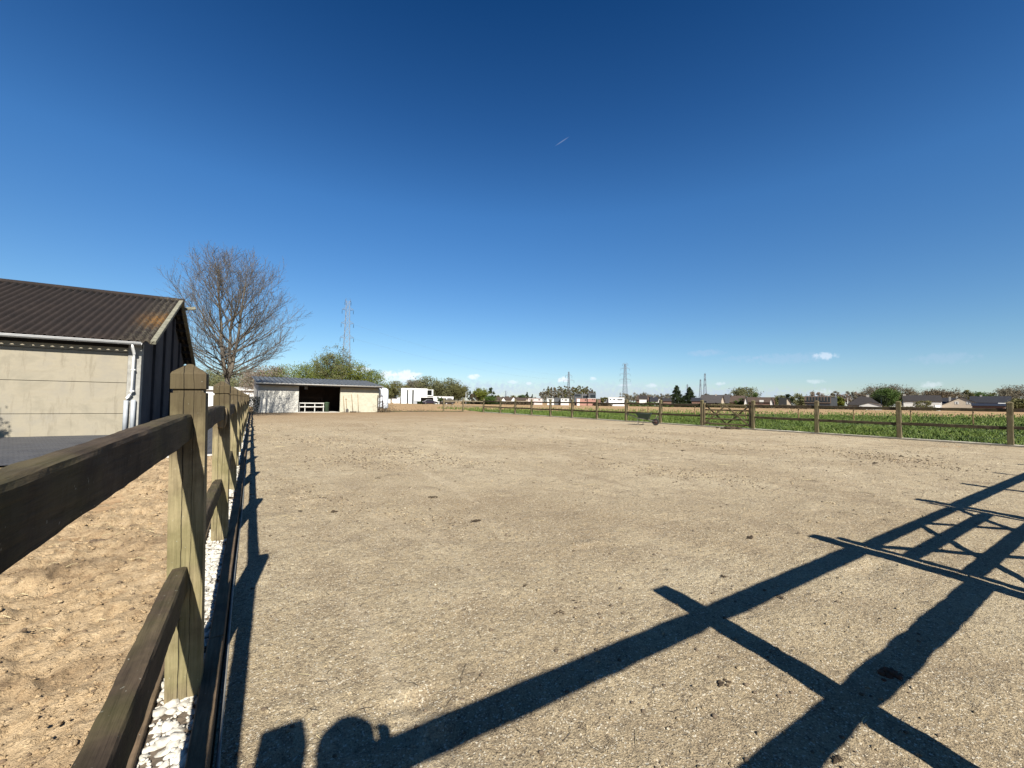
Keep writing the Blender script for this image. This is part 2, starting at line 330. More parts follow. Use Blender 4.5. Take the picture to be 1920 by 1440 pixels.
# ------------------------------------------------------------------ wood fences
WZ=wood('post_wood','Z',(.27,.22,.125),(.10,.072,.042),green=.33,wear=.85,grain=85,capz=1.05,splits=1,crack=False)
WY=wood('rail_wood_y','Y',(.092,.067,.044),(.032,.023,.016),green=.22,wear=1.05,crack=False,grain=90)
WX=wood('rail_wood_x','X',(.12,.095,.06),(.045,.034,.022),green=.45,wear=1.)
WB=wood('board_wood','Y',(.19,.13,.08),(.07,.05,.033),green=.1,wear=1.,crack=False,grain=80)
WRZ=wood('right_post_wood','Z',(.18,.145,.085),(.08,.06,.038),green=.3,wear=.8,splits=1,crack=False)
WEND=wood('split_end_wood','Z',(.24,.185,.11),(.08,.055,.03),wear=.8)
def post_mesh(h=1.44,w=.122,cap=.125,bot=-.15):
    """square post: shaft, sawn groove all round, slightly wider cap with a pyramid top, wobbly faces"""
    lv=[(bot,w/2)]+[(bot+(h-cap-bot)*k/14,w/2) for k in range(1,15)]+[(h-cap+.001,w/2-.008),(h-cap+.016,w/2-.008),(h-cap+.0175,w/2+.001),(h-.045,w/2+.001),(h-.036,w/2-.004),(h,.008)]
    n=7; V=[];Fc=[]
    for z,r in lv:
        for s in range(4):
            for k in range(n):
                u=-1+2*k/n; p={0:(u,-1),1:(1,u),2:(-u,1),3:(-1,-u)}[s]
                rr=r*(1-.03*(1 if k==0 else 0)); wob=1+.010*mnoise.noise(Vector((p[0]*2.1,p[1]*2.1,z*3)))
                V.append((p[0]*rr*wob,p[1]*rr*wob,z))
    m=4*n
    for i in range(len(lv)-1):
        for k in range(m): Fc.append((i*m+k,i*m+(k+1)%m,(i+1)*m+(k+1)%m,(i+1)*m+k))
    me=D.meshes.new('post'); me.from_pydata(V,[],Fc+[tuple(range((len(lv)-1)*m,len(lv)*m))]); me.update(); return me
def rail_mesh(a,b,w=.065,h=.15,seg=40,bow=(0,0),rnd=1,amp=.004,warp=None):
    """rail with rounded shoulders, slightly wavy; a,b are end points of the centreline"""
    a=Vector(a);b=Vector(b); t=(b-a).normalized(); s=Vector((t.y,-t.x,0)).normalized(); u=Vector((0,0,1))
    prof=[(-1,-.95),(-.88,-1),(.88,-1),(1,-.95),(1,-.3),(1,.4),(.985,.78),(.86,.95),(.5,1),(-.5,1),(-.86,.95),(-.985,.78),(-1,.4),(-1,-.3)]
    V=[];Fc=[];n=len(prof)
    for i in range(seg+1):
        k=i/seg; c=a.lerp(b,k)+s*(bow[0]*4*k*(1-k))+u*(bow[1]*4*k*(1-k)); tp=1-.12*max(0,1-min(k,1-k)*12)
        if warp: g_=math.exp(-((c.y-warp[0])/warp[1])**2); c=c+s*(warp[2]*g_)+u*(warp[3]*g_)
        for j,(x,z) in enumerate(prof):
            q=c+s*(x*w/2*tp)+u*(z*h/2*tp); nz=mnoise.noise(q*7+Vector((rnd*3.1,j*.6,0)))+.6*mnoise.noise(q*23+Vector((rnd,0,0)))
            V.append(tuple(q+s*nz*amp*(1 if x>0 else -1)+u*nz*amp*(1 if z>0 else -.6)))
    for i in range(seg):
        for j in range(n): Fc.append((i*n+j,(i+1)*n+j,(i+1)*n+(j+1)%n,i*n+(j+1)%n))
    Fc+= [tuple(range(n)),tuple(range(seg*n+n-1,seg*n-1,-1))]
    me=D.meshes.new('rail'); me.from_pydata(V,[],Fc); me.update(); return me
def mobj(name,me,mat,parent,loc=None,smooth=True):
    if not me.materials: me.materials.append(mat)
    if smooth: me.polygons.foreach_set('use_smooth',[True]*len(me.polygons))
    o=add(D.objects.new(name,me),parent)
    if loc is not None: o.location=loc
    return o
# --- left fence
LF=thing('post_and_rail_fence','weathered wooden post and rail fence running away on the left between sand and paddock','fence',(-.03,0,0))
pm=post_mesh(); ln=[0.0,2.36]+[2.36+2.24*k for k in range(1,17)]
for i,y in enumerate(ln):
    o=mobj('post',pm if i else post_mesh(1.6,.15),WZ,LF,(0,y,0),smooth=False)
    if i in (1,2,3): o.location.x=.03
    o.rotation_euler=(R(random.uniform(-.5,.5)) if i>1 else 0,(R(random.uniform(-.5,.5)) if i>3 else R(-1.25)) if i>0 else R(.3),R(random.uniform(-1.5,1.5)) if i>1 else 0)
mobj('rail',rail_mesh((-.085,0,1.106),(-.008,2.34,1.176),.06,.115,seg=110,rnd=1,amp=.0025),WY,LF,smooth=False)
mobj('rail',rail_mesh((-.02,0,.53),(0,2.34,.54),.062,.118,seg=90,rnd=2,amp=.0025),WY,LF,smooth=False)
for i in range(1,len(ln)-1):
    for z in (1.163,.54):
        dz=random.uniform(-.015,.015); mobj('rail',rail_mesh((random.uniform(-.01,.01),ln[i]+.02,z+dz),(random.uniform(-.01,.01),ln[i+1]-.02,z+dz),.062,.118,seg=24,rnd=i*2+z,bow=(random.uniform(-.015,.015),random.uniform(-.012,.012))),WY,LF,smooth=False)
# broken rail stub sticking out on the second post's near face
mb=MB(); mb.v=[]; 
mb.prism([(-.02,1.04),(.035,1.03),(.05,1.08),(.052,1.2),(.01,1.215),(-.035,1.19),(-.03,1.10)],4.43,4.53)
mb.build('rail_stub',WEND,LF,bevel=.008)
# --- pebble strip with edging boards
for nm,x0,x1,lab in (('edging_board',.058,.122,'dark wooden edging board between white pebbles and paddock sand'),('edging_board',-.15,-.095,'dark wooden edging board between yellow sand and white pebble strip')):
    mb=MB(); y=-.2
    while y<40:
        L=2.9; k=random.uniform(-.006,.006); mb.box(x0+k,x1+k,y,y+L-.008,-.1,.085+random.uniform(-.010,.010)); y+=L
    tag(mb.build(nm,WB,bevel=.006),lab,'edging board')
mb=MB(); pts=[(.138+.006*math.sin(y*1.3),y,.004+.012*math.sin(y*2.1)) for y in np.arange(.3,24,.2)]; mb.tube(pts,.008,8)
tag(mb.build('drain_hose',simple('grey_hose',(.22,.215,.19),.6,.3,8),smooth=True),'thin pale grey hose lying along the foot of the left edging board','hose')
mb=MB(); mb.box(-.215,-.152,-.2,11.0,-.05,.045); mb.build('strip_concrete',simple('pale_strip',(.50,.44,.34),.9,.45,12,bmp=.006,bscale=30))['kind']='structure'
mb=MB(); mb.quad((-.126,-.2,.045),(.086,-.2,.045),(.086,40,.045),(-.126,40,.045)); mb.build('strip_soil',simple('dark_soil',(.13,.10,.07),.95,.5,25,bmp=.01))['kind']='structure'
def pebble(rs):
    import itertools
    V=[];Fc=[];n=8;m=5
    for i in range(1,m):
        for k in range(n):
            a=math.pi*i/m; q=2*math.pi*k/n; V.append((math.sin(a)*math.cos(q),math.sin(a)*math.sin(q),math.cos(a)))
    V.append((0,0,1));V.append((0,0,-1)); T=len(V)-2
    for i in range(m-2):
        for k in range(n): Fc.append((i*n+k,(i+1)*n+k,(i+1)*n+(k+1)%n)); Fc.append((i*n+k,(i+1)*n+(k+1)%n,i*n+(k+1)%n))
    for k in range(n): Fc.append((T,k,(k+1)%n)); Fc.append((T+1,(m-2)*n+(k+1)%n,(m-2)*n+k))
    V=np.array(V); V=V*(1+.16*rs.normal(size=(len(V),1))*1.0); return V,np.array(Fc)
rs=np.random.RandomState(5); PV=[];PF=[];off=0; protos=[pebble(rs) for _ in range(8)]
def scatter_pebbles(n,y0,y1,smin,smax,x0=-.088,x1=.052,pw=1.,zb=.055):
    global off
    for _ in range(n):
        V,Fc=protos[rs.randint(8)]; s=rs.uniform(smin,smax); y=y0+(y1-y0)*rs.rand()**pw; x=rs.uniform(x0,x1)
        v=V*np.array([s,s*rs.uniform(.6,.9),s*rs.uniform(.35,.6)]); a=rs.uniform(0,6.28); c,sn=math.cos(a),math.sin(a)
        v=np.stack([v[:,0]*c-v[:,1]*sn,v[:,0]*sn+v[:,1]*c,v[:,2]+v[:,0]*rs.uniform(-.25,.25)],1)+np.array([x,y,zb+rs.uniform(0,.012)])
        PV.append(v); PF.append(Fc+off); off+=len(V)
scatter_pebbles(1000,1.0,6,.012,.034,zb=.038); scatter_pebbles(900,1.0,6,.005,.013,zb=.045); scatter_pebbles(1500,6,26,.015,.026,pw=1.2)
mpeb=simple('white_pebble',(.46,.43,.365),.85,.55,16,bmp=.002,bscale=120)
tag(npmesh('pebbles',np.concatenate(PV),np.concatenate(PF),mpeb,smooth=True),'white pebbles filling the strip under the left fence','pebbles',kind='stuff')
# --- right fence
RX=22.25; rn=[-.05]+[3.08+2.87*k for k in range(13)]+[41.26]
RF=thing('post_and_rail_fence','long wooden post and rail fence on the right, in front of the grass strip','fence')
rpm=post_mesh(1.535,.15)
for y in rn: mobj('post',rpm,WRZ,RF,(RX,y,0),smooth=False).rotation_euler=(R(random.uniform(-1,1)),R(random.uniform(-1,1)),R(random.uniform(-4,4)))
for i in range(len(rn)-1):
    if abs(rn[i]-11.69)<.1: gate_y=(rn[i],rn[i+1]); continue
    for z in (1.24,.63):
        a=z+random.uniform(-.02,.02); b_=z+random.uniform(-.02,.02)
        mobj('rail',rail_mesh((RX-.02,rn[i],a),(RX-.02,rn[i+1],b_),.06,.115,seg=20,rnd=i+z*5,bow=(0,random.uniform(-.015,.01)),amp=.005),WY,RF,smooth=False)
mb=MB()
for i in range(len(rn)-1): mb.box(RX-.14,RX-.1,rn[i]+.004,rn[i+1]-.004,-.05,.055+random.uniform(-.012,.012))
tag(mb.build('edging_board',wood('pale_board','Y',(.36,.32,.25),(.2,.16,.11),wear=.7),bevel=.005),'bleached edging board along the foot of the right-hand fence','edging board')
mb=MB(); mb.quad((RX-.1,-1,.05),(RX+.06,-1,.065),(RX+.06,41,.065),(RX-.1,41,.05)); mb.build('strip_gravel',simple('pale_gravel',(.45,.41,.33),.9,.6,9,bmp=.01))['kind']='structure'
# --- back fence, behind the far right corner
BF=thing('post_and_rail_fence','short far fence of pale posts and two rails in front of the white modern house','fence')
bp=[(RX,41.26),(20.75,43.4),(18.4,43.5)]
for i,p in enumerate(bp):
    if i: mobj('post',rpm,WRZ,BF,(p[0],p[1],-.02),smooth=False)
WP=wood('pale_rail','X',(.24,.2,.13),(.12,.09,.06),wear=.8)
for i in range(2):
    for z in (1.2,.66): mobj('rail',rail_mesh((*bp[i],z),(*bp[i+1],z),.06,.12,seg=8,rnd=i),WP,BF,smooth=False)
# --- far ground boards at back
mb=MB(); a=G(716,772.5); mb.bar((a.x,a.y,.05),(18.4,43.55,.05),.05,.12); mb.bar((18.4,43.55,.05),(20.75,43.45,.05),.05,.12)
tag(mb.build('edging_board',WX),'dark low board closing the far end of the paddock right of the shed','edging board')
# --- wooden field gate
def gate(loc,rz,W,label,zs,ztop,zbot,mats,full=True):
    g=thing('field_gate',label,'gate',loc,rz)
    mx,mz=mats; 
    for x in (.04,W-.04): MB().box(x-.04,x+.04,-.035,.035,zbot,ztop+.1).build('stile',mz,g,bevel=.006)
    for z in zs: mobj('rail',rail_mesh((.08,0,z),(W-.08,0,z),.045,.085,seg=16,rnd=z*9,amp=.003),mx,g)
    zt,zb=zs[0],zs[-1]; mid=W/2
    for a,b_,yy in (((.08,zt),(mid,zb),-.034),((.08,zb),(mid,zt),.034),((mid,zt),(W-.08,zb),.034),((W-.08,zt),(mid,zb),-.034)):
        MB().bar((a[0],yy,a[1]),(b_[0],yy,b_[1]),.07,.022,up=(0,1,0)).build('brace',mx,g,bevel=.003)
    hm=simple('galvanised',(.35,.36,.37),.4,.1,5,metal=.8)
    for z in (zs[0],zs[-1]+.06):
        h_=MB(); h_.box(W-.36,W+.02,-.045,-.037,z-.02,z+.02); h_.tube([(W+.02,-.041,z-.05),(W+.02,-.041,z+.05)],.014,10); h_.build('hinge',hm,g)
    return g
WGX=wood('gate_rail','X',(.2,.155,.085),(.1,.075,.045),wear=.7); WGZ=wood('gate_stile','Z',(.27,.21,.12),(.12,.09,.05),wear=.6)
gate((RX,gate_y[0]+.12,0),R(90),gate_y[1]-gate_y[0]-.24,'five bar wooden field gate with crossed braces in the right-hand fence',[1.23,.97,.73,.48,.2],1.25,.1,(WGX,WGZ))
# --- near fence (behind the camera; its shadow crosses the paddock)
NF=thing('post_and_rail_fence','near wooden fence just below the viewer whose long shadow lies over the paddock','fence')
KY=1.27
fx=[2.30,4.63,7.77,10.2,12.6,15,17.4,19.8]
npm=post_mesh(1.66,.15)
for x in fx: mobj('post',npm,WZ,NF,(x,-.02,0),smooth=False)
xs=[0.]+fx+[RX]
for i in range(len(xs)-1):
    if i==2: continue
    mobj('rail',rail_mesh((xs[i],-.02,1.345),(xs[i+1],-.02,1.345),.05,.12,seg=24,rnd=i+.5),WX,NF,smooth=False)
    mobj('rail',rail_mesh((xs[i],-.02,.73),(xs[i+1],-.02,.73),.05,.10,seg=24,rnd=i+.7),WX,NF,smooth=False)
gate((4.63+.12,-.02,0),0,7.77-4.63-.24,'wooden gate in the near fence, beside the viewer, throwing a crossed shadow',[1.34,1.1,.8,.42],1.42,.25,(WGX,WGZ))
# ================================================================== BARN
BN=18.4; bc=on_line(262,(0,BN),(-1,0)); bm=bc.x           # corner of the near long wall
rp=on_line(333,(bm+.35,0),(0,1)); half=rp.y-BN
zg=Zd(262,636,dep(Vector((bm,BN-.25,0)))); zr=Zd(333,566,dep(rp)); BL=16.
barn=thing('barn','long concrete-panel barn with a dark corrugated roof, on the left beyond the paved yard','barn',(bm,BN,0))
def m_panel():
    m,t,b=nt('concrete_panel'); v=coords(t); a=noise(t,v,.9,5,.7,.4); f=noise(t,coords(t,(.35,1,2.2)),3,5,.7); g=noise(t,v,45,3)
    c=ramp(t,a,[(.3,(.33,.31,.25)),(.5,(.44,.405,.32)),(.7,(.37,.35,.30))]); c=mix(t,ramp(t,f,[(.5,0),(.75,.35)]),c,(.38,.33,.24))
    st=noise(t,coords(t,(2.2,1,.35)),2.1,5,.75); c=mix(t,ramp(t,st,[(.54,0),(.66,.6)]),c,(.30,.27,.21)); c=mix(t,ramp(t,g,[(.70,0),(.76,.5)]),c,(.16,.14,.1))
    mo=noise(t,v,3.3,5,.75); c=mix(t,ramp(t,mo,[(.68,0),(.74,.6)]),c,(.12,.10,.07))
    t.links.new(c,b.inputs['Base Color']); b.inputs['Roughness'].default_value=.9; bump(t,b,[(g,.002),(f,.004)]); return m
MPN=m_panel(); MCG=simple('grey_concrete',(.30,.29,.26),.9,.3,5,bmp=.004); MDK=simple('soffit_and_eave_shade',(.014,.012,.011),.9,.2)
def m_roof():
    m,t,b=nt('fibre_cement_roof'); v=coords(t); a=noise(t,v,1.3,6,.75); g=noise(t,v,22,4,.7)
    c=ramp(t,a,[(.35,(.026,.019,.017)),(.6,(.045,.033,.028)),(.75,(.07,.053,.044))]); c=mix(t,ramp(t,g,[(.63,0),(.72,.6)]),c,(.24,.21,.18))
    # orange lichen patch along the verge
    sx=N(t,'ShaderNodeSeparateXYZ'); t.links.new(v,sx.inputs[0]); mr=N(t,'ShaderNodeMapRange'); t.links.new(sx.outputs[0],mr.inputs[0]); mr.inputs[1].default_value=-.75; mr.inputs[2].default_value=.0; 
    d=N(t,'ShaderNodeVectorMath',operation='DISTANCE'); t.links.new(v,d.inputs[0]); d.inputs[1].default_value=(.1,half*.42,zg+(zr-zg)*.42); m2=N(t,'ShaderNodeMapRange'); t.links.new(d.outputs['Value'],m2.inputs[0]); m2.inputs[1].default_value=1.35; m2.inputs[2].default_value=.2
    li=mix(t,1.,mix(t,1.,mr.outputs[0],m2.outputs[0],'MULTIPLY'),ramp(t,noise(t,v,6,5,.8),[(.38,0),(.6,1)]),'MULTIPLY'); c=mix(t,li,c,(.45,.22,.03))
    c=mix(t,mix(t,1.,mr.outputs[0],ramp(t,noise(t,v,9,4,.8),[(.45,0),(.65,.7)]),'MULTIPLY'),c,(.25,.24,.17))
    t.links.new(c,b.inputs['Base Color']); b.inputs['Roughness'].default_value=.9; bump(t,b,[(g,.004)]); return m
MRF=m_roof()
# near long wall: concrete panels between corner column and left end
bd=dep(Vector((bm-2.4,BN,0))); rows=[0,Zd(105,777,bd),Zd(105,714.5,bd),Zd(105,652.5,bd),zg-.28]
for k in range(4):
    mb=MB(); mb.box(-BL,-.34,.0,.12,rows[k]+.012,rows[k+1]-.0 if k<3 else rows[4]); mb.build('wall_panel',MPN,barn,bevel=.01)
mb=MB(); mb.box(-BL,-.3,.14,.2,0,zg-.2); mb.build('wall_core',MDK,barn)
mb=MB(); mb.box(-.34+.003,0,-.03,.30,0,zg-.12); mb.build('column',MCG,barn,bevel=.012)
mb=MB(); mb.box(-BL,.0,-.02,.10,zg-.28,zg-.12); mb.build('wall_plate',MDK,barn)  # near-black plate: shadow under the gutter put into its colour
# gable: columns and panels, shade of the sunless side put into the colour
HB=half*2; sl=(zr-zg)/half
ztop=lambda y: zg-.15+sl*min(y,HB-y)
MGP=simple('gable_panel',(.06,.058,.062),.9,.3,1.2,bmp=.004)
MGC=simple('shaded_concrete',(.035,.035,.04),.9,.3,3); ncol=5; ys=[.3+(HB-.6)*k/ncol for k in range(ncol+1)]
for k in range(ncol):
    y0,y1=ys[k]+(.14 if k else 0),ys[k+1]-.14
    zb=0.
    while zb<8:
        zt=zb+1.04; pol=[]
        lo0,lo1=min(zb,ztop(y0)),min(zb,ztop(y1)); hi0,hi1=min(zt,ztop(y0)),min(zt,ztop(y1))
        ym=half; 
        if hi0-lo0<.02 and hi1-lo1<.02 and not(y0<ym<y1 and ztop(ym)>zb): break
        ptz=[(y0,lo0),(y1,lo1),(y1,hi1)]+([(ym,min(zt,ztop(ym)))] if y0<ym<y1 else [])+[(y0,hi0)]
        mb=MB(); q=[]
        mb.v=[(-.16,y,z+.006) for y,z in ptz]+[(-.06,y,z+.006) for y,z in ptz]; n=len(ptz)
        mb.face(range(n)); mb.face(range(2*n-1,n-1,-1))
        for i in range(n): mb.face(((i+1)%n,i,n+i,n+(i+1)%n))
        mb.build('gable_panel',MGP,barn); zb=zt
for k in range(1,ncol): 
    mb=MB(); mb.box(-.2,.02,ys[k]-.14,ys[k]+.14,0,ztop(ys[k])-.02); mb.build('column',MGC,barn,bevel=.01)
# far long wall and left gable (plain)
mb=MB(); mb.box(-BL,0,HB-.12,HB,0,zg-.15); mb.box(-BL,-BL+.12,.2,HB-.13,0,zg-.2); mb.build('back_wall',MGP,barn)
# roof sheets with true corrugation
def roof_slope(y_e,z_e,y_r,z_r,name):
    x0,x1=-BL-.3,.36; per=.21; nx=int((x1-x0)/per*8); X=np.linspace(x0,x1,nx)
    off=.058*(1-2*np.abs(np.cos((X-x1)/per*math.pi))**1.4)*-1; nY=10; V=[]
    L=math.hypot(y_r-y_e,z_r-z_e); ny_,nz_=-(z_r-z_e)/L,(y_r-y_e)/L
    if nz_<0: ny_,nz_=-ny_,-nz_
    for j in range(nY+1):
        k=j/nY; step=.012*(1-(k*4%1))
        for x,o in zip(X,off): V.append((x,y_e+(y_r-y_e)*k+ny_*(o+step),z_e+(z_r-z_e)*k+nz_*(o+step)+.006*mnoise.noise(Vector((x*.6,j*.7,1)))))
    i=(np.arange(nY)[:,None]*nx+np.arange(nx-1)[None]).ravel(); o=npmesh(name,V,np.stack([i,i+1,i+nx+1,i+nx],1),MRF,barn,smooth=True)
    sd_=o.modifiers.new('thick','SOLIDIFY'); sd_.thickness=.012; return o
ov=.35
roof_slope(-ov,zg-ov*sl+.05,half,zr+.05,'roof'); roof_slope(HB+ov,zg-ov*sl+.05,half,zr+.05,'roof')
MVG=simple('verge_cement',(.20,.19,.14),.9,.4,7,bmp=.006)
mb=MB(); mb.bar((.33,-ov,zg-ov*sl+.06),(.33,half,zr+.06),.15,.13); mb.build('verge',MVG,barn,bevel=.02)
mb=MB(); mb.bar((.33,HB+ov,zg-ov*sl+.06),(.33,half+.13,zr+.03),.15,.13); mb.build('verge',MVG,barn,bevel=.02)
mb=MB(); mb.tube([(-BL,half,zr+.07),(.42,half,zr+.07)],.11,10); mb.build('ridge_cap',MRF,barn)
mb=MB(); mb.bar((.30,half+.5,zr-.22),(.8,half+.5,zr-.1),.13,.13); mb.build('ridge_beam',MVG,barn,bevel=.01)
for k in range(1,8):  # purlins under the verge
    for sgn in (0,1):
        y=half*k/8; y_=y if not sgn else HB-y; mb=MB(); mb.box(-.1,.3,y_-.05,y_+.05,zg+sl*y-.19,zg+sl*y-.06); mb.build('purlin',MDK,barn)
# gutter
MWP=simple('white_plastic',(.72,.72,.70),.45,.06,6); MGP2=simple('grey_plastic_pipe',(.36,.38,.40),.5,.1,6)
def gutter(x0,x1,y,z,r,parent,mat):
    mb=MB(); n=10; b=0
    for x in (x0,x1):
        for k in range(n+1):
            a=math.pi+math.pi*k/n; mb.v.append((x,y+r*math.cos(a),z+r*math.sin(a)))
    for k in range(n): mb.face((k,k+1,n+2+k,n+1+k))
    mb.tube([(x0,y-r,z),(x1,y-r,z)],.012,6); x=x0+.5
    o=mb.build('gutter',mat,parent,smooth=True); md=o.modifiers.new('t','SOLIDIFY'); md.thickness=.006; return o
gz=zg-.10-.02; gutter(-BL,.05,-ov-.06,gz,.085,barn,MWP)
mb=MB(); x=-BL+.4
while x<-.2: mb.box(x,x+.03,-ov+.02,-.0,gz-.06,gz-.03); x+=1.0
mb.build('gutter_brackets',MWP,barn)
mb=MB(); xp=-.17; mb.tube([(xp,-ov-.06,gz-.06),(xp,-ov-.06,gz-.16),(xp,-.14,gz-.36),(xp,-.12,gz-.5),(xp,-.12,1.40),(xp-.03,-.12,1.33),(xp-.13,-.12,1.22),(xp-.14,-.12,1.12)],.042,14)
pipe=mb.build('downpipe',MWP,barn,smooth=True)
for z in (gz-.9,gz-1.6): m2=MB(); m2.box(xp-.055,xp+.055,-.17,-.02,z,z+.03); m2.build('clip',MWP,pipe)
mb=MB(); mb.tube([(xp-.14,-.12,0),(xp-.14,-.12,1.14)],.06,14); mb.build('lower_pipe',MGP2,barn,smooth=True)
mb=MB(); mb.tube([(xp+.04,-.12,0),(xp+.04,-.12,1.16)],.06,14); mb.build('lower_pipe',MGP2,barn,smooth=True)
# ================================================================== SHED (rotated 20 deg)
SA=R(4); sp0=(.62,41.5); sdr=(math.cos(SA),math.sin(SA))
def sx_(px): p=on_line(px,sp0,sdr); return math.hypot(p.x-sp0[0],p.y-sp0[1])*(1 if p.x>=sp0[0] else -1)
x1,x2,x3=sx_(560),sx_(638),sx_(710)
shed=thing('field_shed','low white-walled open shed with a grey pantile roof at the far end of the paddock','shed',(sp0[0],sp0[1],0),SA)
def m_white(name='lime_washed_block',c=(.60,.58,.52)):
    m,t,b=nt(name); v=coords(t); br=N(t,'ShaderNodeTexBrick'); br.inputs['Scale'].default_value=1; br.inputs['Brick Width'].default_value=.4; br.inputs['Row Height'].default_value=.2; br.inputs['Mortar Size'].default_value=.006
    rm=N(t,'ShaderNodeMapping'); rm.inputs['Rotation'].default_value=(R(90),0,0); t.links.new(v,rm.inputs[0]); t.links.new(rm.outputs[0],br.inputs['Vector'])
    f=noise(t,v,2.5,5,.7); cc=ramp(t,f,[(.35,tuple(x*.82 for x in c)),(.6,c)]); cc=mix(t,ramp(t,br.outputs['Fac'],[(0,0),(1,.28)]),cc,(.4,.37,.3))
    sz=N(t,'ShaderNodeSeparateXYZ'); t.links.new(v,sz.inputs[0]); 
    t.links.new(cc,b.inputs['Base Color']); b.inputs['Roughness'].default_value=.9; bump(t,b,[(br.outputs['Fac'],-.006),(f,.004)]); return m
MWH=m_white(); Wd=4.6; zf=2.62; zb_=3.22
mb=MB(); mb.box(0,x1,0,.2,0,2.45); mb.build('front_wall',MWH,shed,bevel=.01)
mb=MB(); mb.box(x2,x3,0,.2,0,2.45); mb.build('front_wall',m_white('cream_block',(.50,.465,.36)),shed,bevel=.01)
for xx in (0,x3-.2): 
    mb=MB(); mb.v=[(xx+.0,.205,0),(xx+.0,Wd,0),(xx+.0,Wd,3.0),(xx,.205,2.5),(xx+.2,.205,0),(xx+.2,Wd,0),(xx+.2,Wd,3.0),(xx+.2,.205,2.5)]
    for q in ((0,1,2,3),(7,6,5,4),(0,3,7,4),(1,5,6,2),(3,2,6,7),(0,4,5,1)): mb.face(q)
    mb.build('side_wall',MWH,shed)
MBR=simple('dark_stained_boards',(.05,.03,.02),.9,.3,3); 
mb=MB(); mb.box(.2,x3-.2,Wd-.15,Wd-.003,0,2.95); mb.build('back_wall',MBR,shed)
mb=MB(); mb.box(-.2,x3+.12,-.5,-.44,2.36,2.52); mb.build('fascia',simple('dark_fascia',(.04,.042,.045),.7,.2),shed)
mb=MB(); mb.box(x1-.02,x2+.02,.02,.18,2.453,2.6); mb.build('lintel',MBR,shed)
mb=MB(); mb.box(-.15,x3+.1,-.435,.25,2.48,2.50); mb.build('soffit',MDK,shed)
# tiled metal roof
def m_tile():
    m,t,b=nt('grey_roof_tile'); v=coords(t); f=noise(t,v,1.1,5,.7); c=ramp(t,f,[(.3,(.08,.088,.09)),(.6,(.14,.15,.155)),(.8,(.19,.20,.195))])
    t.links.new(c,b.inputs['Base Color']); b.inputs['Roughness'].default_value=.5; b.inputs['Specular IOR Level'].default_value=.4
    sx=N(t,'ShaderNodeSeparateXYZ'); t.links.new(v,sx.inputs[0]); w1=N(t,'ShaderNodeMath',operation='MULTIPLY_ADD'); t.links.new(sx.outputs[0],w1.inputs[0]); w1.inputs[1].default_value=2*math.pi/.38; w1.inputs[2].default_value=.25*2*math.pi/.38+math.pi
    w2=N(t,'ShaderNodeMath',operation='COSINE'); t.links.new(w1.outputs[0],w2.inputs[0]); c=mix(t,ramp(t,w2.outputs[0],[(.55,0),(.8,.8)]),c,(.025,.028,.035)); t.links.new(c,b.inputs['Base Color']); return m  # valleys between ribs painted dark, standing in for rib shading
X=np.linspace(-.25,x3+.18,520); ny=60; V=[]
for j in range(ny+1):
    k=j/ny; y=-.58+(Wd+.75)*k; z=zf-.06+(zb_-zf+.1)*k+.035*(1-(k*13%1))
    for x in X: V.append((x,y,z+.055*max(0,math.cos((x+.25)/.38*2*math.pi))**2))
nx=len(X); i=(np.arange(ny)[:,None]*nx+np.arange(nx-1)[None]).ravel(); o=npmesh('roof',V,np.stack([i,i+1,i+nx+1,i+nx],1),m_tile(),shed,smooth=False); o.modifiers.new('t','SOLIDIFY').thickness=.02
gutter(-.28,x3+.2,-.68,2.55,.075,shed,MWP)
mb=MB(); mb.box(-.26,x3+.18,-.605,-.585,2.44,2.545); mb.build('white_fascia',MWP,shed)
mb=MB(); mb.tube([(x3+.12,-.66,2.52),(x3+.12,-.5,2.35),(x3+.12,-.07,2.2),(x3+.12,-.07,.05)],.045,10); mb.build('downpipe',MWP,shed,smooth=True)
mb=MB(); mb.box(x1+.5,x1+.75,.25,.45,2.1,2.45); mb.build('lamp',simple('grey_lamp',(.2,.2,.2),.6),shed)
mb=MB(); mb.box(x1,x2,.0,Wd-.2,-.03,.035); mb.build('floor_slab',MCON,shed)
# hay rack / bench in the opening
SM=Matrix.Translation((sp0[0],sp0[1],0))@Matrix.Rotation(SA,4,'Z')
def in_shed(x,y,z=0): return SM@Vector((x,y,z))
MWT=simple('worn_white_paint',(.55,.54,.5),.7,.2,5)
t_=thing('feed_rack','white-railed wooden feed rack standing inside the dark shed opening','rack',in_shed(x1+.15,.75),SA)
for z in (.50,.84): mb=MB(); mb.box(0,2.15,-.02,.03,z-.045,z+.045); mb.build('rail',MWT,t_,bevel=.005)
for x in (.05,.52,1.35,2.1): mb=MB(); mb.box(x-.03,x+.03,.032,.10,.04,.88); mb.build('leg',MWT,t_)
mb=MB(); mb.box(0,2.15,.11,.8,.35,.42); mb.box(0,2.15,.62,.8,1.3,1.38); mb.build('trough',MBR,t_)
for x in (.05,2.05): mb=MB(); mb.box(x,x+.06,.66,.74,.04,1.3); mb.build('leg',MBR,t_)
t_=thing('feed_bin','green plastic feed bin standing at the right end of the feed rack','bin',in_shed(x1+2.55,.9),SA)
mg=simple('green_plastic',(.06,.10,.055),.6,.2); mb=MB(); mb.lathe([(.19,.04),(.23,.85),(.24,.86)],n=20); mb.build('body',mg,t_,smooth=True); mb=MB(); mb.lathe([(.255,.862),(.255,.90),(.05,.95)],n=20); mb.build('lid',mg,t_,smooth=True)
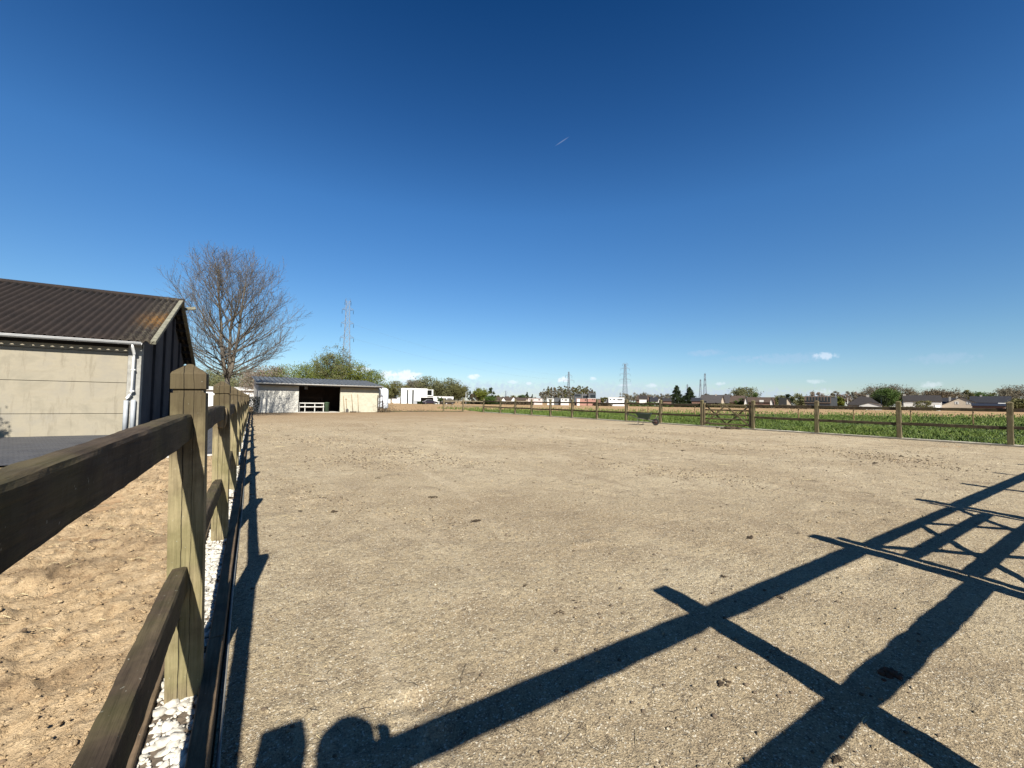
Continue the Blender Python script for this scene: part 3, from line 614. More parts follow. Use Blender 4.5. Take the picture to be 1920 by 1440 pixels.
# tools leaning on the right-hand shed wall
MHN=wood('tool_handle','Z',(.30,.20,.10),(.15,.10,.06),wear=.4,crack=False); MST=simple('dull_steel',(.12,.11,.10),.5,.3,9,metal=.6)
def tool(px,h,kind,label,lean=.12,cat='tool'):
    x=sx_(px); o=thing(kind,label,cat,in_shed(x,-.32),SA); L=h
    top=Vector((lean,.28,h)); b=Vector((0,0,.06))
    mb=MB(); mb.tube([b,b.lerp(top,.5)+Vector((0,.0,0)),top],.022,8); mb.build('handle',MHN,o,smooth=True)
    mb=MB()
    if kind=='shovel':
        mb.box(-.13,.13,-.015,.01,.0,.30); mb.box(-.05,.05,-.03,.0,.3,.36)
    elif kind=='broom': mb.box(-.30,.30,-.05,.05,.05,.10); [mb.box(-.29+.04*k,-.265+.04*k,-.04,.04,.0,.05) for k in range(15)]
    else:
        mb.box(-.2,.2,-.015,.015,.05,.08); [mb.box(-.2+.07*k,-.185+.07*k,-.01,.01,-.0,.06) for k in range(6)]
    mb.build('head',MST if kind!='broom' else MBR,o)
    if kind=='shovel': mb=MB(); mb.tube([top+Vector((-.07,0,0)),top+Vector((.07,0,0))],.02,8); mb.build('grip',MHN,o,smooth=True)
tool(645,1.55,'pitchfork','leftmost garden fork leaning on the right shed wall by the opening',-.08)
tool(650,1.28,'shovel','short-handled shovel leaning on the right shed wall, with a crossbar grip',-.06)
tool(661,1.75,'broom','wide stable broom leaning on the right shed wall between shovel and rake',-.12)
tool(671,1.75,'rake','rake leaning on the cream shed wall, rightmost of the four tools',-.03)
# ================================================================== TANK, LADDER RACK, BUSH right of the shed
dp=dep(in_shed(x3,0)); tp=P(716.5,dp+1.2)
tank=thing('water_tank','white round-topped plastic tank standing beside the right end of the shed','tank',tp)
rt=.62; zt=Zd(719,727,dp+1.2); mb=MB(); prof=[(rt*.96,.35),(rt,.5),(rt,zt-.35),(rt*.9,zt-.15),(rt*.6,zt-.03),(.12,zt)]; mb.lathe(prof,n=32); mb.build('body',simple('white_tank',(.6,.63,.68),.5,.08,3),tank,smooth=True)
mb=MB()
for a in range(4): mb.tube([(.5*math.cos(a*1.57+.7),.5*math.sin(a*1.57+.7),0),(.5*math.cos(a*1.57+.7),.5*math.sin(a*1.57+.7),.42)],.04,8)
mb.build('stand',MST,tank)
lr=thing('pallet_stand','small dark timber stand leaning at the right corner of the shed','stand',P(714,dp-.3),SA)
for x in (-.25,.25): mb=MB(); mb.bar((x,0,0),(x,.15,1.7),.06); mb.build('upright',MBR,lr)
for z in (.5,1.05,1.6): mb=MB(); mb.bar((-.25,z*.09,z),(.25,z*.09,z),.05); mb.build('rung',MBR,lr)
# ================================================================== WHEELBARROW + fork and rake beside it
wb0=G(1218,797); wb=thing('wheelbarrow','dark green wheelbarrow parked in front of the right-hand fence','wheelbarrow',(wb0.x-.2,wb0.y+.2,0),R(-58))
MGT=simple('green_tray',(.022,.038,.027),.5,.25,9); MTY=simple('black_rubber',(.02,.02,.02),.8)
mb=MB()  # tray: tapered, open (x toward the wheel)
T=[(-.45,-.32,.68),(.38,-.36,.68),(.38,.36,.68),(-.45,.32,.68)]; B=[(-.28,-.18,.36),(.22,-.2,.34),(.22,.2,.34),(-.28,.18,.36)]
mb.v=[*T,*B]; 
for i in range(4): mb.face((i,(i+1)%4,4+(i+1)%4,4+i))
mb.face((7,6,5,4)); o=mb.build('tray',MGT,wb); o.modifiers.new('t','SOLIDIFY').thickness=.012
mb=MB(); mb.tube([(*T[0][:2],.685),(*T[1][:2],.685),(*T[2][:2],.685),(*T[3][:2],.685),(*T[0][:2],.685)],.014,8); mb.build('rim_bar',MGT,wb,smooth=True)
for s in (-1,1):
    mb=MB(); mb.tube([(.62,s*.07,.2),(.25,s*.17,.32),(-.4,s*.24,.40),(-.95,s*.29,.62)],.017,8); h_=mb.build('handle',MST,wb,smooth=True); m2=MB(); m2.tube([(-.95,s*.29,.62),(-1.07,s*.30,.66)],.022,8); m2.build('grip',MTY,h_,smooth=True)
    mb=MB(); mb.tube([(-.02,s*.2,.34),(-.1,s*.24,.02),(-.38,s*.24,.02),(-.36,s*.22,.38)],.015,8); mb.build('leg',MST,wb,smooth=True)
wh=D.objects.new('wheel',None); COL.objects.link(wh); wh.parent=wb; wh.location=(.62,0,.2); wh.rotation_euler=(R(90),0,0)
mb=MB(); 
for k in range(24):
    a=2*math.pi*k/24; 
    for j in range(8): q=2*math.pi*j/8; mb.v.append(((.155+.045*math.cos(q))*math.cos(a),(.155+.045*math.cos(q))*math.sin(a),.045*math.sin(q)))
for k in range(24):
    for j in range(8): mb.face((k*8+j,((k+1)%24)*8+j,((k+1)%24)*8+(j+1)%8,k*8+(j+1)%8))
mb.build('tyre',MTY,wh,smooth=True); mb=MB(); mb.lathe([(.02,-.05),(.115,-.02),(.115,.02),(.02,.05)],n=20); mb.build('rim',simple('rust_rim',(.045,.02,.015),.5),wh)
def leaning(px,py,ptx,pty,kind,label):
    b=G(px,py); dd=dep(b)+.9; tpz=P(ptx,dd); z=Zd(ptx,pty,dd); o=thing(kind,label,'tool',(b.x,b.y,0)); 
    tp_=Vector((tpz.x-b.x,tpz.y-b.y,z)); mb=MB(); mb.tube([(0,0,.05),tp_],.022,8); mb.build('handle',WP,o,smooth=True)
    mb=MB(); M_=Matrix.Rotation(R(-58),4,'Z')
    if kind=='rake': mb.box(-.22,.22,-.02,.02,.03,.06,M_); [mb.box(-.21+.06*k,-.2+.06*k,-.01,.01,-.01,.04,M_) for k in range(8)]
    else: mb.box(-.14,.14,-.02,.0,.0,.28,M_)
    mb.build('head',MST,o)
leaning(1227,791,1238,762,'rake','pale-handled rake leaning on the fence just right of the wheelbarrow')
leaning(1234,788,1239,764,'shovel','shovel leaning on the fence beside the rake, closest to the fence post')
# ================================================================== THIN STAKES of the electric fence in the grass
est=[(1303,773.5,40),(1398.5,777,38),(1497,780,36),(1600,779,36),(1707,781,34),(1824,782,32),(1215,773,46)]
ef=[]
for px,py,d in est:
    p=P(px,d); z=Zd(px,yh(px)+2.5,d)
    o=thing('fence_stake',None,None,(p.x,p.y,0)); mb=MB(); mb.box(-.035,.035,-.035,.035,-.1,1.05); mb.build('post',MHN,o); mb=MB(); mb.box(-.05,.05,-.05,-.036,.92,.98); mb.build('insulator',MTY,o)
    tag(o,'thin wooden stake of the electric fence standing in the long grass','stake','stakes of the electric fence in the grass'); ef.append(p)
ef.sort(key=lambda p:p.x-p.y)
mb=MB(); 
for a,b_ in zip(ef,ef[1:]): mb.tube([(a.x,a.y,.95),((a.x+b_.x)/2,(a.y+b_.y)/2,.91),(b_.x,b_.y,.95)],.006,5)
tag(mb.build('fence_wire',MST),'thin electric wire strung between the stakes in the grass','wire')
# ================================================================== GRASS behind the right fence
gpoly=[(22.42,-6),(95,-6),(86,13),(66,27),(46,39.5),(31,52),(24.5,50),(22.42,41.5)]
def inpoly(x,y,P_):
    c=np.zeros(len(x),bool); j=len(P_)-1
    for i in range(len(P_)):
        xi,yi=P_[i];xj,yj=P_[j]; c^=((yi>y)!=(yj>y))&(x<(xj-xi)*(y-yi)/(yj-yi+1e-9)+xi); j=i
    return c
def m_grass(name,lo,hi,dry):
    m,t,b=nt(name); v=coords(t); f=noise(t,v,.5,4,.7); g=noise(t,v,6,3,.7); c=ramp(t,f,[(.35,lo),(.65,hi)]); c=mix(t,ramp(t,g,[(.5,0),(.68,.6)]),c,dry)
    t.links.new(c,b.inputs['Base Color']); b.inputs['Roughness'].default_value=.6; b.inputs['Specular IOR Level'].default_value=.2; return m
rs=np.random.RandomState(11)
mb=MB(); mb.v=[(x,y,.0) for x,y in gpoly]; mb.face(range(len(gpoly))); mb.build('grass_ground',m_grass('meadow_soil',(.05,.075,.022),(.075,.10,.03),(.16,.14,.07)))['kind']='structure'
n=230000; r=rs.rand(n)**.75
x=rs.uniform(22.42,95,n*3); y=rs.uniform(-6,52,n*3); d=np.hypot(x-CX,y-CY); keep=inpoly(x,y,gpoly)&(rs.rand(n*3)<np.clip((24/d)**1.5,.0,1))
ang=np.degrees(np.arctan2(x-CX,y-CY)); keep&=(ang>20)&(ang<96); x=x[keep];y=y[keep];d=d[keep]
edge=fbm(x*.08,y*.08,3); outer=(x-31)*40+(y-52)*54; kk=outer< -250*(1+6*edge)*1.2; hgt=np.clip(.12+.55*fbm(x*.5,y*.5,4),.035,.28)*np.where(kk,1,.6)
n=len(x); print('grass',n); hgt*=rs.uniform(.6,1.2,n); wd=.0035*np.clip(d/11,1,8); a=rs.uniform(0,6.28,n); ln_=rs.normal(0,.5,n)*hgt; l2=rs.normal(0,.5,n)*hgt
dx,dy=np.cos(a)*wd*1.6,np.sin(a)*wd*1.6
V=np.stack([np.stack([x-dx,y-dy,0*x],1),np.stack([x+dx,y+dy,0*x],1),np.stack([x+dx*.7+ln_*.5,y+dy*.7+l2*.5,hgt*.6],1),np.stack([x+ln_,y+l2,hgt],1)],1).reshape(-1,3)
n2=45000; x2=rs.uniform(24,150,n2); y2=rs.uniform(-6,75,n2); dd=np.hypot(x2,y2); o2=((x2-31)*40+(y2-52)*54)/67.2; k2=(~inpoly(x2,y2,gpoly))&(x2>23.5)&(rs.rand(n2)<np.exp(-np.maximum(o2,0)/9))&(np.degrees(np.arctan2(x2,y2))>22)&(np.degrees(np.arctan2(x2,y2))<96); x2=x2[k2];y2=y2[k2];dd=dd[k2]; h2=rs.uniform(.1,.32,len(x2)); w2=.0035*dd/11*2; a2=rs.uniform(0,6.28,len(x2)); dx2,dy2=np.cos(a2)*w2,np.sin(a2)*w2; z2=0*x2-.03
V=np.concatenate([V,np.stack([np.stack([x2-dx2,y2-dy2,z2],1),np.stack([x2+dx2,y2+dy2,z2],1),np.stack([x2+dx2*.5,y2+dy2,h2*.6],1),np.stack([x2+h2*.3,y2,h2],1)],1).reshape(-1,3)]); n+=len(x2)
tag(npmesh('grass',V,np.arange(4*n).reshape(-1,4),m_grass('meadow_grass',(.05,.085,.015),(.16,.20,.045),(.36,.33,.15))),'rough green grass growing between the right fence and the tilled field','grass',kind='stuff')
# dry stubble and weeds on the field just beyond the grass + at its foot
n=26000; x=rs.uniform(20,170,n); y=rs.uniform(-5,120,n); d=np.hypot(x,y); keep=~inpoly(x,y,gpoly)&(x>23)&(np.degrees(np.arctan2(x,y))>12)&(rs.rand(n)<np.clip(55/d,0,1)); x=x[keep];y=y[keep]; n=len(x); d=np.hypot(x,y)
C=np.stack([x,y,0*x+.02],1); V,Fc=leaves(C,.16,rs,asp=.5); V[:,2]=np.abs(V[:,2])
tag(npmesh('stubble',V,Fc,simple('dry_stubble',(.33,.26,.15),.9,.4,2)),'dry stubble and clods scattered over the tilled field beyond the grass','stubble',kind='stuff')
# ================================================================== BARE TREE left of the shed
def bare_tree(loc,Ht,Rw,seed,label,bark,twig,n1=30,n2=12,n3=5,r0=.17,fork=.24,group=None,buds=True,low=.30):
    rd=random.Random(seed); root=thing('bare_tree',label,'tree',loc,0,group)
    def env(dirv,k=1.):  # envelope point in direction from low centre
        return None
    tr=MB(); zf_=Ht*fork
    tr.tube([(0,0,-.2),(0,0,.3),(.03,.02,zf_*.6),(0,0,zf_)],[r0*1.25,r0,r0*.88,r0*.85],12)
    leaders=[]
    for s,(ox,hz) in enumerate(((-.42,.93),(.42,.88),(.05,.80))):
        pts=[Vector((0,0,zf_-.15))]; rr=[r0*.62]; m=9
        for k in range(1,m+1):
            u=k/m; pts.append(Vector((ox*(u**.6)*Rw*.42+rd.uniform(-.05,.05),(s-1)*.25*u**.6+rd.uniform(-.08,.08),zf_+(Ht*hz-zf_)*u))); rr.append(r0*.62*(1-u)**.8+.014)
        tr.tube(pts,rr,9); leaders.append((pts,rr))
    trunk=tr.build('trunk',bark,root,smooth=True)
    br=MB(); tw=MB(); bd=[]
    def limb(p,d,L,r,segs,curve,bins,mbx,n):
        pts=[p.copy()]; dd=d.normalized(); rr=[r]
        for k in range(segs):
            dd=(dd+Vector((rd.uniform(-.16,.16),rd.uniform(-.16,.16),curve+rd.uniform(-.07,.07)))).normalized(); pts.append(pts[-1]+dd*L/segs); rr.append(max(.0045,r*(1-(k+1)/segs)**.9))
        mbx.tube(pts,rr,n,cap=False); return pts,rr,dd
    for i in range(n1):
        pts,rr=leaders[i%3]; u=(i/n1)**1.35; k=.02+u*.80; f=k*(len(pts)-1); j=int(f); p=pts[j].lerp(pts[j+1],f-j)
        az=i*2.399+rd.uniform(-.3,.3); sl_=1.36-.98*u**.8
        d=Vector((math.cos(az)*math.sin(sl_),math.sin(az)*math.sin(sl_),math.cos(sl_)))
        # length to reach the dome envelope
        zc=Ht*.52; L=0; q=p.copy()
        while L<Ht:
            q=q+d*.15; L+=.15; e=((q.x)/Rw)**2+((q.y)/Rw)**2+((q.z-zc)/(Ht-zc if q.z>zc else zc*.80))**2
            if e>1: break
        L=max(L*rd.uniform(.9,1.02),.8); r=.020+.008*L*(1-u*.5)
        ps,rs_,_=limb(p,d,L,r*.8,9,.055,0,br,6)
        for a in range(n2):
            f=.18+.8*(a+rd.random())/n2; g=f*(len(ps)-1); jj=min(int(g),len(ps)-2); p2=ps[jj].lerp(ps[jj+1],g-jj); t_=(ps[jj+1]-ps[jj]).normalized()
            sd_=Vector((rd.gauss(0,1),rd.gauss(0,1),rd.gauss(.35,.7))).normalized(); d2=(t_*.9+sd_*.75).normalized(); L2=L*(.16+.34*(1-f))*rd.uniform(.7,1.2)+.25
            p3,_,_=limb(p2,d2,L2,max(.008,rs_[jj]*.5),5,.05,0,br,4)
            for b in range(n3):
                f3=.2+.8*(b+rd.random())/n3; g=f3*5; j3=min(int(g),4); p4=p3[j3].lerp(p3[j3+1],g-j3); t3=(p3[j3+1]-p3[j3]).normalized()
                d3=(t3+Vector((rd.gauss(0,.55),rd.gauss(0,.55),rd.gauss(.25,.5)))).normalized(); L3=rd.uniform(.25,.7)
                p5,_,e_=limb(p4,d3,L3,.006,3,.03,0,tw,3)
                for z in range(4): bd.append(p5[rd.randint(1,3)]+Vector((rd.gauss(0,.03),rd.gauss(0,.03),rd.gauss(0,.03))))
    br.build('branches',bark,root,smooth=True); tw.build('twigs',twig,root)
    if buds:
        V,Fc=leaves(np.array([tuple(b) for b in bd]),.036,np.random.RandomState(seed),asp=.7); npmesh('buds',V,Fc,simple('red_buds',(.14,.115,.095),.7,.3),root)
    return root
MBK=simple('grey_bark',(.12,.10,.075),.9,.35,9,bmp=.01,bscale=20); MTW=simple('twig',(.075,.07,.065),.8,.2)
tp=P(425,26.5); TH=Zd(430,480,26.5)
bare_tree((tp.x,tp.y,0),TH,4.25,4,'big bare tree with reddish buds rising behind the left fence beside the shed',MBK,MTW,n1=64,n2=15,n3=6)
# ================================================================== LEAFY TREES
def m_leaf(name,c,c2):
    m,t,b=nt(name); v=coords(t,rnd=13.); f=noise(t,v,.45,4,.7); g=noise(t,v,4,3,.7); oi=N(t,'ShaderNodeObjectInfo')
    cc=ramp(t,f,[(.35,c),(.65,c2)]); cc=mix(t,ramp(t,g,[(.4,0),(.62,.45)]),cc,tuple(x*1.6 for x in c2)); cc=mix(t,ramp(t,oi.outputs['Random'],[(0,0),(1,.35)]),cc,tuple(x*.6 for x in c))
    t.links.new(cc,b.inputs['Base Color']); b.inputs['Roughness'].default_value=.65; b.inputs['Specular IOR Level'].default_value=.15
    tr=N(t,'ShaderNodeBsdfTranslucent'); t.links.new(cc,tr.inputs[0]); mx=N(t,'ShaderNodeMixShader'); mx.inputs[0].default_value=.3; t.links.new(b.outputs[0],mx.inputs[1]); t.links.new(tr.outputs[0],mx.inputs[2])
    t.links.new(mx.outputs[0],t.nodes['Material Output'].inputs[0]); return m
LM=dict(spring=m_leaf('spring_leaf',(.11,.14,.03),(.18,.21,.055)),olive=m_leaf('olive_leaf',(.10,.10,.036),(.165,.155,.06)),brown=m_leaf('bud_brown',(.10,.075,.048),(.17,.135,.085)),
 dark=m_leaf('dark_leaf',(.022,.035,.014),(.045,.065,.022)),pale=m_leaf('pale_leaf',(.12,.125,.055),(.19,.19,.09)),pink=m_leaf('blossom',(.19,.145,.11),(.29,.235,.18)),green=m_leaf('fresh_green',(.05,.085,.02),(.085,.135,.03)),
 yellow=m_leaf('yellow_leaf',(.105,.125,.018),(.17,.185,.03)),grey=m_leaf('grey_bare',(.15,.135,.095),(.24,.215,.155)))
MTR=simple('trunk_bark',(.13,.115,.09),.9,.3,4)
def crown_pts(h,w,rs,n,style):
    """points in clumps on a branching crown"""
    z0=h*({'round':.12,'tall':.1,'bush':0.0,'conifer':.03,'open':.18}[style]); out=[]
    if style=='conifer':
        nl=int(n/26)
        for _ in range(nl):
            u=rs.rand()**.8; z=z0+(h-z0)*u; r=w/2*min(1,1.25*(1-u))**.8*(.85+.25*math.sin(u*38)); a=rs.uniform(0,6.28); k=rs.rand(26)**.5; out.append(np.stack([np.cos(a)*r*k,np.sin(a)*r*k,z-.12*r*k],1)+rs.normal(size=(26,3))*w*.022)
        return np.concatenate(out)
    n=int(n*2.2); nc=max(14,n//90); per=n//nc
    for _ in range(nc):
        v=rs.normal(size=3); v/=np.linalg.norm(v); rr=rs.rand()**.38
        if style=='tall': px_=v*rr*np.array([w/2,w/2,(h-z0)/2])
        else:
            px_=v*rr*np.array([w/2,w/2,(h-z0)/2*(1.0 if v[2]>0 else .95)])
        c=px_+np.array([0,0,z0+(h-z0)*.5]); s=w*(.055 if style=='open' else .075)*rs.uniform(.6,1.35)
        out.append(c+rs.normal(size=(per,3))*s*np.array([1,1,.9]))
    q=np.concatenate(out); q=q[(q[:,2]>z0*.5)&(q[:,2]<h*1.04)]; return q
_tc={}
def tree(px,d,ytop,wpx,mat,style,label,name='tree',n=2600,leaf=None,group=None,zb=0,seed=None):
    p=P(px,d); h=max(.8,Zd(px,ytop,d)); w=wpx*d/F; rs=np.random.RandomState(int(px*7+d) if seed is None else seed)
    root=thing(name,label,'tree' if 'bush' not in name and 'hedge' not in name else 'bush',(p.x,p.y,zb),0,group)
    tk=MB(); r=max(.06,h*.018); nb=7
    tk.tube([(0,0,-.1),(.02*h*.2,0,h*.35),(0,0,h*.8)],[r*1.2,r*.8,r*.2],7,cap=False)
    for i in range(nb):
        a=i*2.4+px; z=h*(.18+.5*i/nb); q=Vector((math.cos(a)*w*.38,math.sin(a)*w*.38,z+h*.22)); tk.tube([(0,0,z),q*.5+Vector((0,0,z*.5+.02*h)),q],[r*.5,r*.35,r*.12],5,cap=False)
    if style!='bush': tk.build('trunk',MTR,root,smooth=True)
    lf=(leaf or max(.12,w*.055))*.62; wpx_=wpx
    V,Fc=leaves(crown_pts(h,w,rs,n,style),lf,rs,asp=.7); npmesh('crown',V,Fc,LM[mat],root); return root
# row behind the shed (spring green, with the pale willow rising above)
g1='trees in the belt behind the shed'
for k,(px,d,yt,wp,mt,lab) in enumerate([(398,66,700,60,'olive','olive shrub-like tree visible between the fence posts under the bare tree'),(452,64,694,80,'pale','pale budding tree just left of the shed roof'),(500,60,692,70,'pink','tree in pinkish-white blossom above the left end of the shed roof'),(545,62,690,70,'spring','yellow-green tree behind the shed roof, left of the pale willow'),(592,60,684,56,'spring','yellow-green tree directly left of and under the willow'),(650,60,682,62,'yellow','mustard-green tree behind the shed roof under the power pylon'),(690,63,699,52,'spring','light green tree at the right end of the shed roof')]):
    tree(px,d,yt-4,wp*1.3,mt,'round',lab,n=6500,leaf=.25)
tree(623,57,645,70,'pale','open','tall pale willow with loose feathery top rising over the shed',n=4200,leaf=.20,name='willow_tree')
tree(619,57.5,664,66,'spring','round','dense olive-yellow lower tree in front of the willow, behind the shed',n=5000,leaf=.22)
for px,yt,wp,mt,st in [(742,716,46,'olive','round'),(727,722,34,'grey','open')]: tree(px,175,yt,wp,mt,st,('olive tree left of the white modern house' if mt=='olive' else 'thin grey-green tree between tank and white modern house'),n=2600,leaf=.75)
for px,yt,wp,mt,lab in [(776,714,46,'grey','greyish bare-topped tree directly behind the white modern house, leftmost'),(802,707,56,'pale','tallest pale green tree behind the white modern house'),(836,710,52,'pale','broad pale green tree rising behind the flat garage'),(858,722,40,'olive','lower olive tree at the right end of the clump behind the white house')]:
    tree(px,190,yt,wp,mt,'round',lab,n=4200,leaf=.75)
tree(881,150,731,12,'dark','conifer','small dark conifer between the white house and the yellow tree',n=900,leaf=.5,name='conifer_tree')
tree(889,150,738,20,'brown','open','low brownish bush right of the small dark conifer',n=900,leaf=.5,name='bush')
tree(902,150,728,30,'yellow','round','yellow-green round tree with a dark top left of the village',n=2400,leaf=.55)
tree(922,152,725,15,'dark','open','slim dark tree beside the yellow-green round tree',n=1100,leaf=.5)
tree(916,148,742,30,'green','bush','green garden bush at the foot of the yellow-green tree',n=1300,leaf=.5,name='bush')
for k,px in enumerate(np.arange(935,1000,9)): tree(px,330,741+(k*37%5),18,('olive','brown','green')[k%3],'round','distant tree above the roofs left of the poplar wood',n=500,leaf=1.3,group='distant trees left of the poplar wood')
tree(988,200,735,12,'dark','conifer','dark pointed conifer left of the pinkish white flat house',n=900,leaf=.7,name='conifer_tree'); tree(978,204,739,14,'dark','round','dark low tree touching the pointed conifer on its left',n=700,leaf=.7)
tree(998,206,740,9,'dark','conifer','small dark conifer right behind the pinkish white flat house',n=500,leaf=.7,name='conifer_tree')
# poplar wood: individual slim trees
g2='slim trees of the poplar wood'; rq=random.Random(3); k=0
for px in np.arange(1014,1112,3.6):
    for row in range(2):
        u=(px-1012)/100; yt=722+ (1-min(1,u/.16))*9+max(0,(u-.9)/.1)*8+rq.uniform(-1.5,2.5)+row*1.5
        tree(px+rq.uniform(-1,1)+row*1.8,330+row*9,yt,6.2,('grey' if u<.62 else ('olive' if u<.85 else 'brown')) if rq.random()<.75 else 'olive','tall','slim bare poplar in the dense wood behind the flat white houses',name='poplar_tree',n=560,leaf=.95,group=g2)
for k,px in enumerate(np.arange(1120,1142,6)): tree(px,420,745+k%2,12,'olive','round','distant tree between the brick house and the white box house',n=300,leaf=1.5,group='distant trees right of the poplar wood')
for k,px in enumerate(np.arange(1168,1262,5.2)): tree(px,400,735+(k*53%7)*.5+max(0,k-9)*.25,14,'grey','tall','slim grey-green tree in the long far belt right of the tall pylon',n=380,leaf=1.1,group='trees of the long far belt',name='poplar_tree')
# conifers and village trees
tree(1269,190,723,34,'dark','conifer','dark cedar with drooping branches, left of the pair in the village',n=3600,leaf=.8,name='cedar_tree'); tree(1293,186,727,36,'dark','conifer','dark cedar with a ragged top, right of the pair in the village',n=3600,leaf=.8,name='cedar_tree')
tree(1281,188,742,40,'dark','bush','dark low shrubbery joining the two cedars',n=1600,leaf=.7,name='bush')
tree(1325,182,737,16,'brown','open','reddish leafless tree at the left gable of the first large roof',n=900,leaf=.5); tree(1360,184,739,14,'brown','open','reddish leafless tree between two brown-roofed houses',n=900,leaf=.5)
tree(1394,255,727,50,'pale','round','pale rounded tree rising behind the village roofs',n=3000,leaf=1.); tree(1413,240,737,18,'green','round','small green tree at the right edge of the pale rounded tree',n=900,leaf=.8)
tree(1389,168,747,22,'green','bush','bright green bush in front of the dark brown roof',n=900,leaf=.5,name='bush')
for px,yt,wp,mt,lab in [(1462,742,24,'olive','olive tree left of the black garage boxes'),(1478,739,14,'dark','dark slim tree behind the grey roofs'),(1497,738,30,'pale','pale shrub-like tree right of the black garage boxes'),(1508,744,26,'olive','olive bush beside the long glass-sided roof'),(1528,732,34,'pink','pinkish bare tree behind the long glass-sided roof'),(1573,744,20,'yellow','yellow-green shrub right of the long glass-sided roof')]: tree(px,200,yt,wp,mt,'round' if mt!='pink' else 'open',lab,n=1500,leaf=.8)
for k,(px,yt) in enumerate([(1566,734),(1582,735),(1596,733),(1610,732),(1618,736)]): tree(px,230,yt,22,('grey','pink')[k%2],'open','leafless orchard tree with pinkish buds left of the pyramid roof',n=1200,leaf=.7,group='orchard trees by the pyramid roof')
for px,yt,wp in [(1634,726,46),(1655,721,56),(1680,722,56),(1697,729,34)]: tree(px,260,yt,wp,'brown','round',{1634:'brown budding tree left in the clump behind the dark round tree',1655:'tallest brown budding tree behind the dark round tree',1680:'brown tree right behind the dark round tree',1697:'small brown tree at the right end of the big clump'}[px],n=2600,leaf=.8)
tree(1664,175,728,44,'green','round','big dark green round tree standing before the brown clump',n=5200,leaf=.6); tree(1652,172,739,24,'dark','round','darker lower half of shrubs at the foot of the big round tree',n=1600,leaf=.6,name='bush')
for px,yt,wp,mt,lab in [(1718,737,22,'grey','thin bare tree behind the chimney of the long dark roof'),(1748,730,40,'brown','brown tree left of the beige gable house'),(1768,727,54,'brown','brown tree, highest one behind the beige gable house'),(1792,733,34,'grey','greyish tree right behind the beige gable roof'),(1815,731,16,'olive','narrow olive tree between two dark roofs'),(1838,735,34,'green','rounded green tree behind the solar-panel house'),(1858,737,24,'olive','small olive tree right behind the solar-panel roof'),(1888,727,34,'grey','thin bare grey tree in front of the hill-like clump at the right edge'),(1912,723,70,'brown','large brown tree at the right edge of the photo'),(1921,748,42,'olive','low olive bush at the right edge beneath the large brown tree')]:
    tree(px,230 if yt<740 else 150,yt,wp,mt,'open' if mt=='grey' else 'round',lab,n=2600,leaf=.8)
tree(1730,150,752,26,'olive','bush','olive bush in front of the white wall strip of the long dark house',n=900,leaf=.5,name='bush')
# continuous low hedge in front of the village, in lengths
def hedge(pa,pb,d0,d1,yt,mt,label,n=3000):
    a=P(pa,d0); b_=P(pb,d1); L=(b_-a).length; h=Zd((pa+pb)/2,yt,(d0+d1)/2); rs=np.random.RandomState(int(pa)); dr=(b_-a)/L
    root=thing('hedge',label,'hedge',(a.x,a.y,0),math.atan2(dr.y,dr.x)); n=int(n); x=rs.rand(n)*L; q=np.stack([x,rs.normal(size=n)*.45,np.abs(rs.rand(n))*h*(.8+.5*vn(x*.4,x*0+pa))],1)
    V,Fc=leaves(q,.42,rs,asp=.7); npmesh('foliage',V,Fc,LM[mt],root)
for k,(a,b_,yt,mt,lab) in enumerate([(866,940,753,'dark','low dark hedge right of the white modern house'),(940,1000,753.5,'brown','brownish hedge in front of the leftmost village gables'),(1112,1146,755,'brown','low brown hedge between brick house and white box house'),(1178,1262,756,'green','low green hedge below the far belt of trees'),(1262,1330,757,'dark','dark hedge below the two cedars'),(1330,1420,758.5,'olive','olive hedge below the first brown roofs'),(1420,1520,760,'brown','brown hedge below the black garage boxes'),(1520,1640,761.5,'dark','dark hedge below the orchard trees'),(1640,1760,763.5,'olive','olive hedge below the long dark roof'),(1840,1990,765.5,'dark','dark hedge at the far right behind the fence')]):
    hedge(a,b_,158,150,yt,mt,lab,n=2200)
# ================================================================== WHITE MODERN HOUSE, its garden walls and cars
MSW=simple('white_render',(.66,.66,.64),.8,.05,2); MGL=simple('dark_glass',(.02,.025,.03),.08,.1); MGREY=simple('dark_grey_cladding',(.075,.08,.085),.7,.15,2); MBK2=simple('black_frame',(.02,.02,.022),.5)
hd=134.; hp=P(752,hd); hr=face_rot(800)+R(3); K=hd/F
X=lambda px:(px-752)*K
zz=lambda py:max(0,(yh(800)-py)*K+H)
mh=thing('modern_house','white flat-roofed modern house with two tall slit windows, far behind the shed','house',(hp.x,hp.y,0),hr)
zt=zz(728); zl=zz(742.5)
mb=MB(); xs_=[X(752),X(762.5),X(765),X(772),X(775),X(800)]
mb.box(xs_[0],xs_[1],0,9,0,zt); mb.box(xs_[1],xs_[2],0,9,zz(731.5),zt-.003); mb.box(xs_[2],xs_[3],0,9,0,zt-.001); mb.box(xs_[3],xs_[4],0,9,zz(731.5),zt-.004); mb.box(xs_[4],X(788),0,9,0,zt-.002); mb.box(X(788)+.002,xs_[5],0.,9,zz(745.5),zt-.005)
mb.box(xs_[1],xs_[4],2.2,2.5,0,zt-.1)
mb.build('wall',MSW,mh)
for a,b_ in ((1,2),(3,4)): mb=MB(); mb.box(xs_[a],xs_[a+1],.5,.55,.0,zz(731.5)); mb.build('window',MGL,mh)
mb=MB(); mb.box(xs_[5]+.003,X(811),0,.22,zz(742.6),zz(741)); mb.box(X(808.5),X(811),0.001,6,zz(741)+.002,zt-.35); mb.box(xs_[5]+.004,X(808.4),0.3,6,zt-.55,zt-.36); mb.build('roof_terrace_frame',MSW,mh)
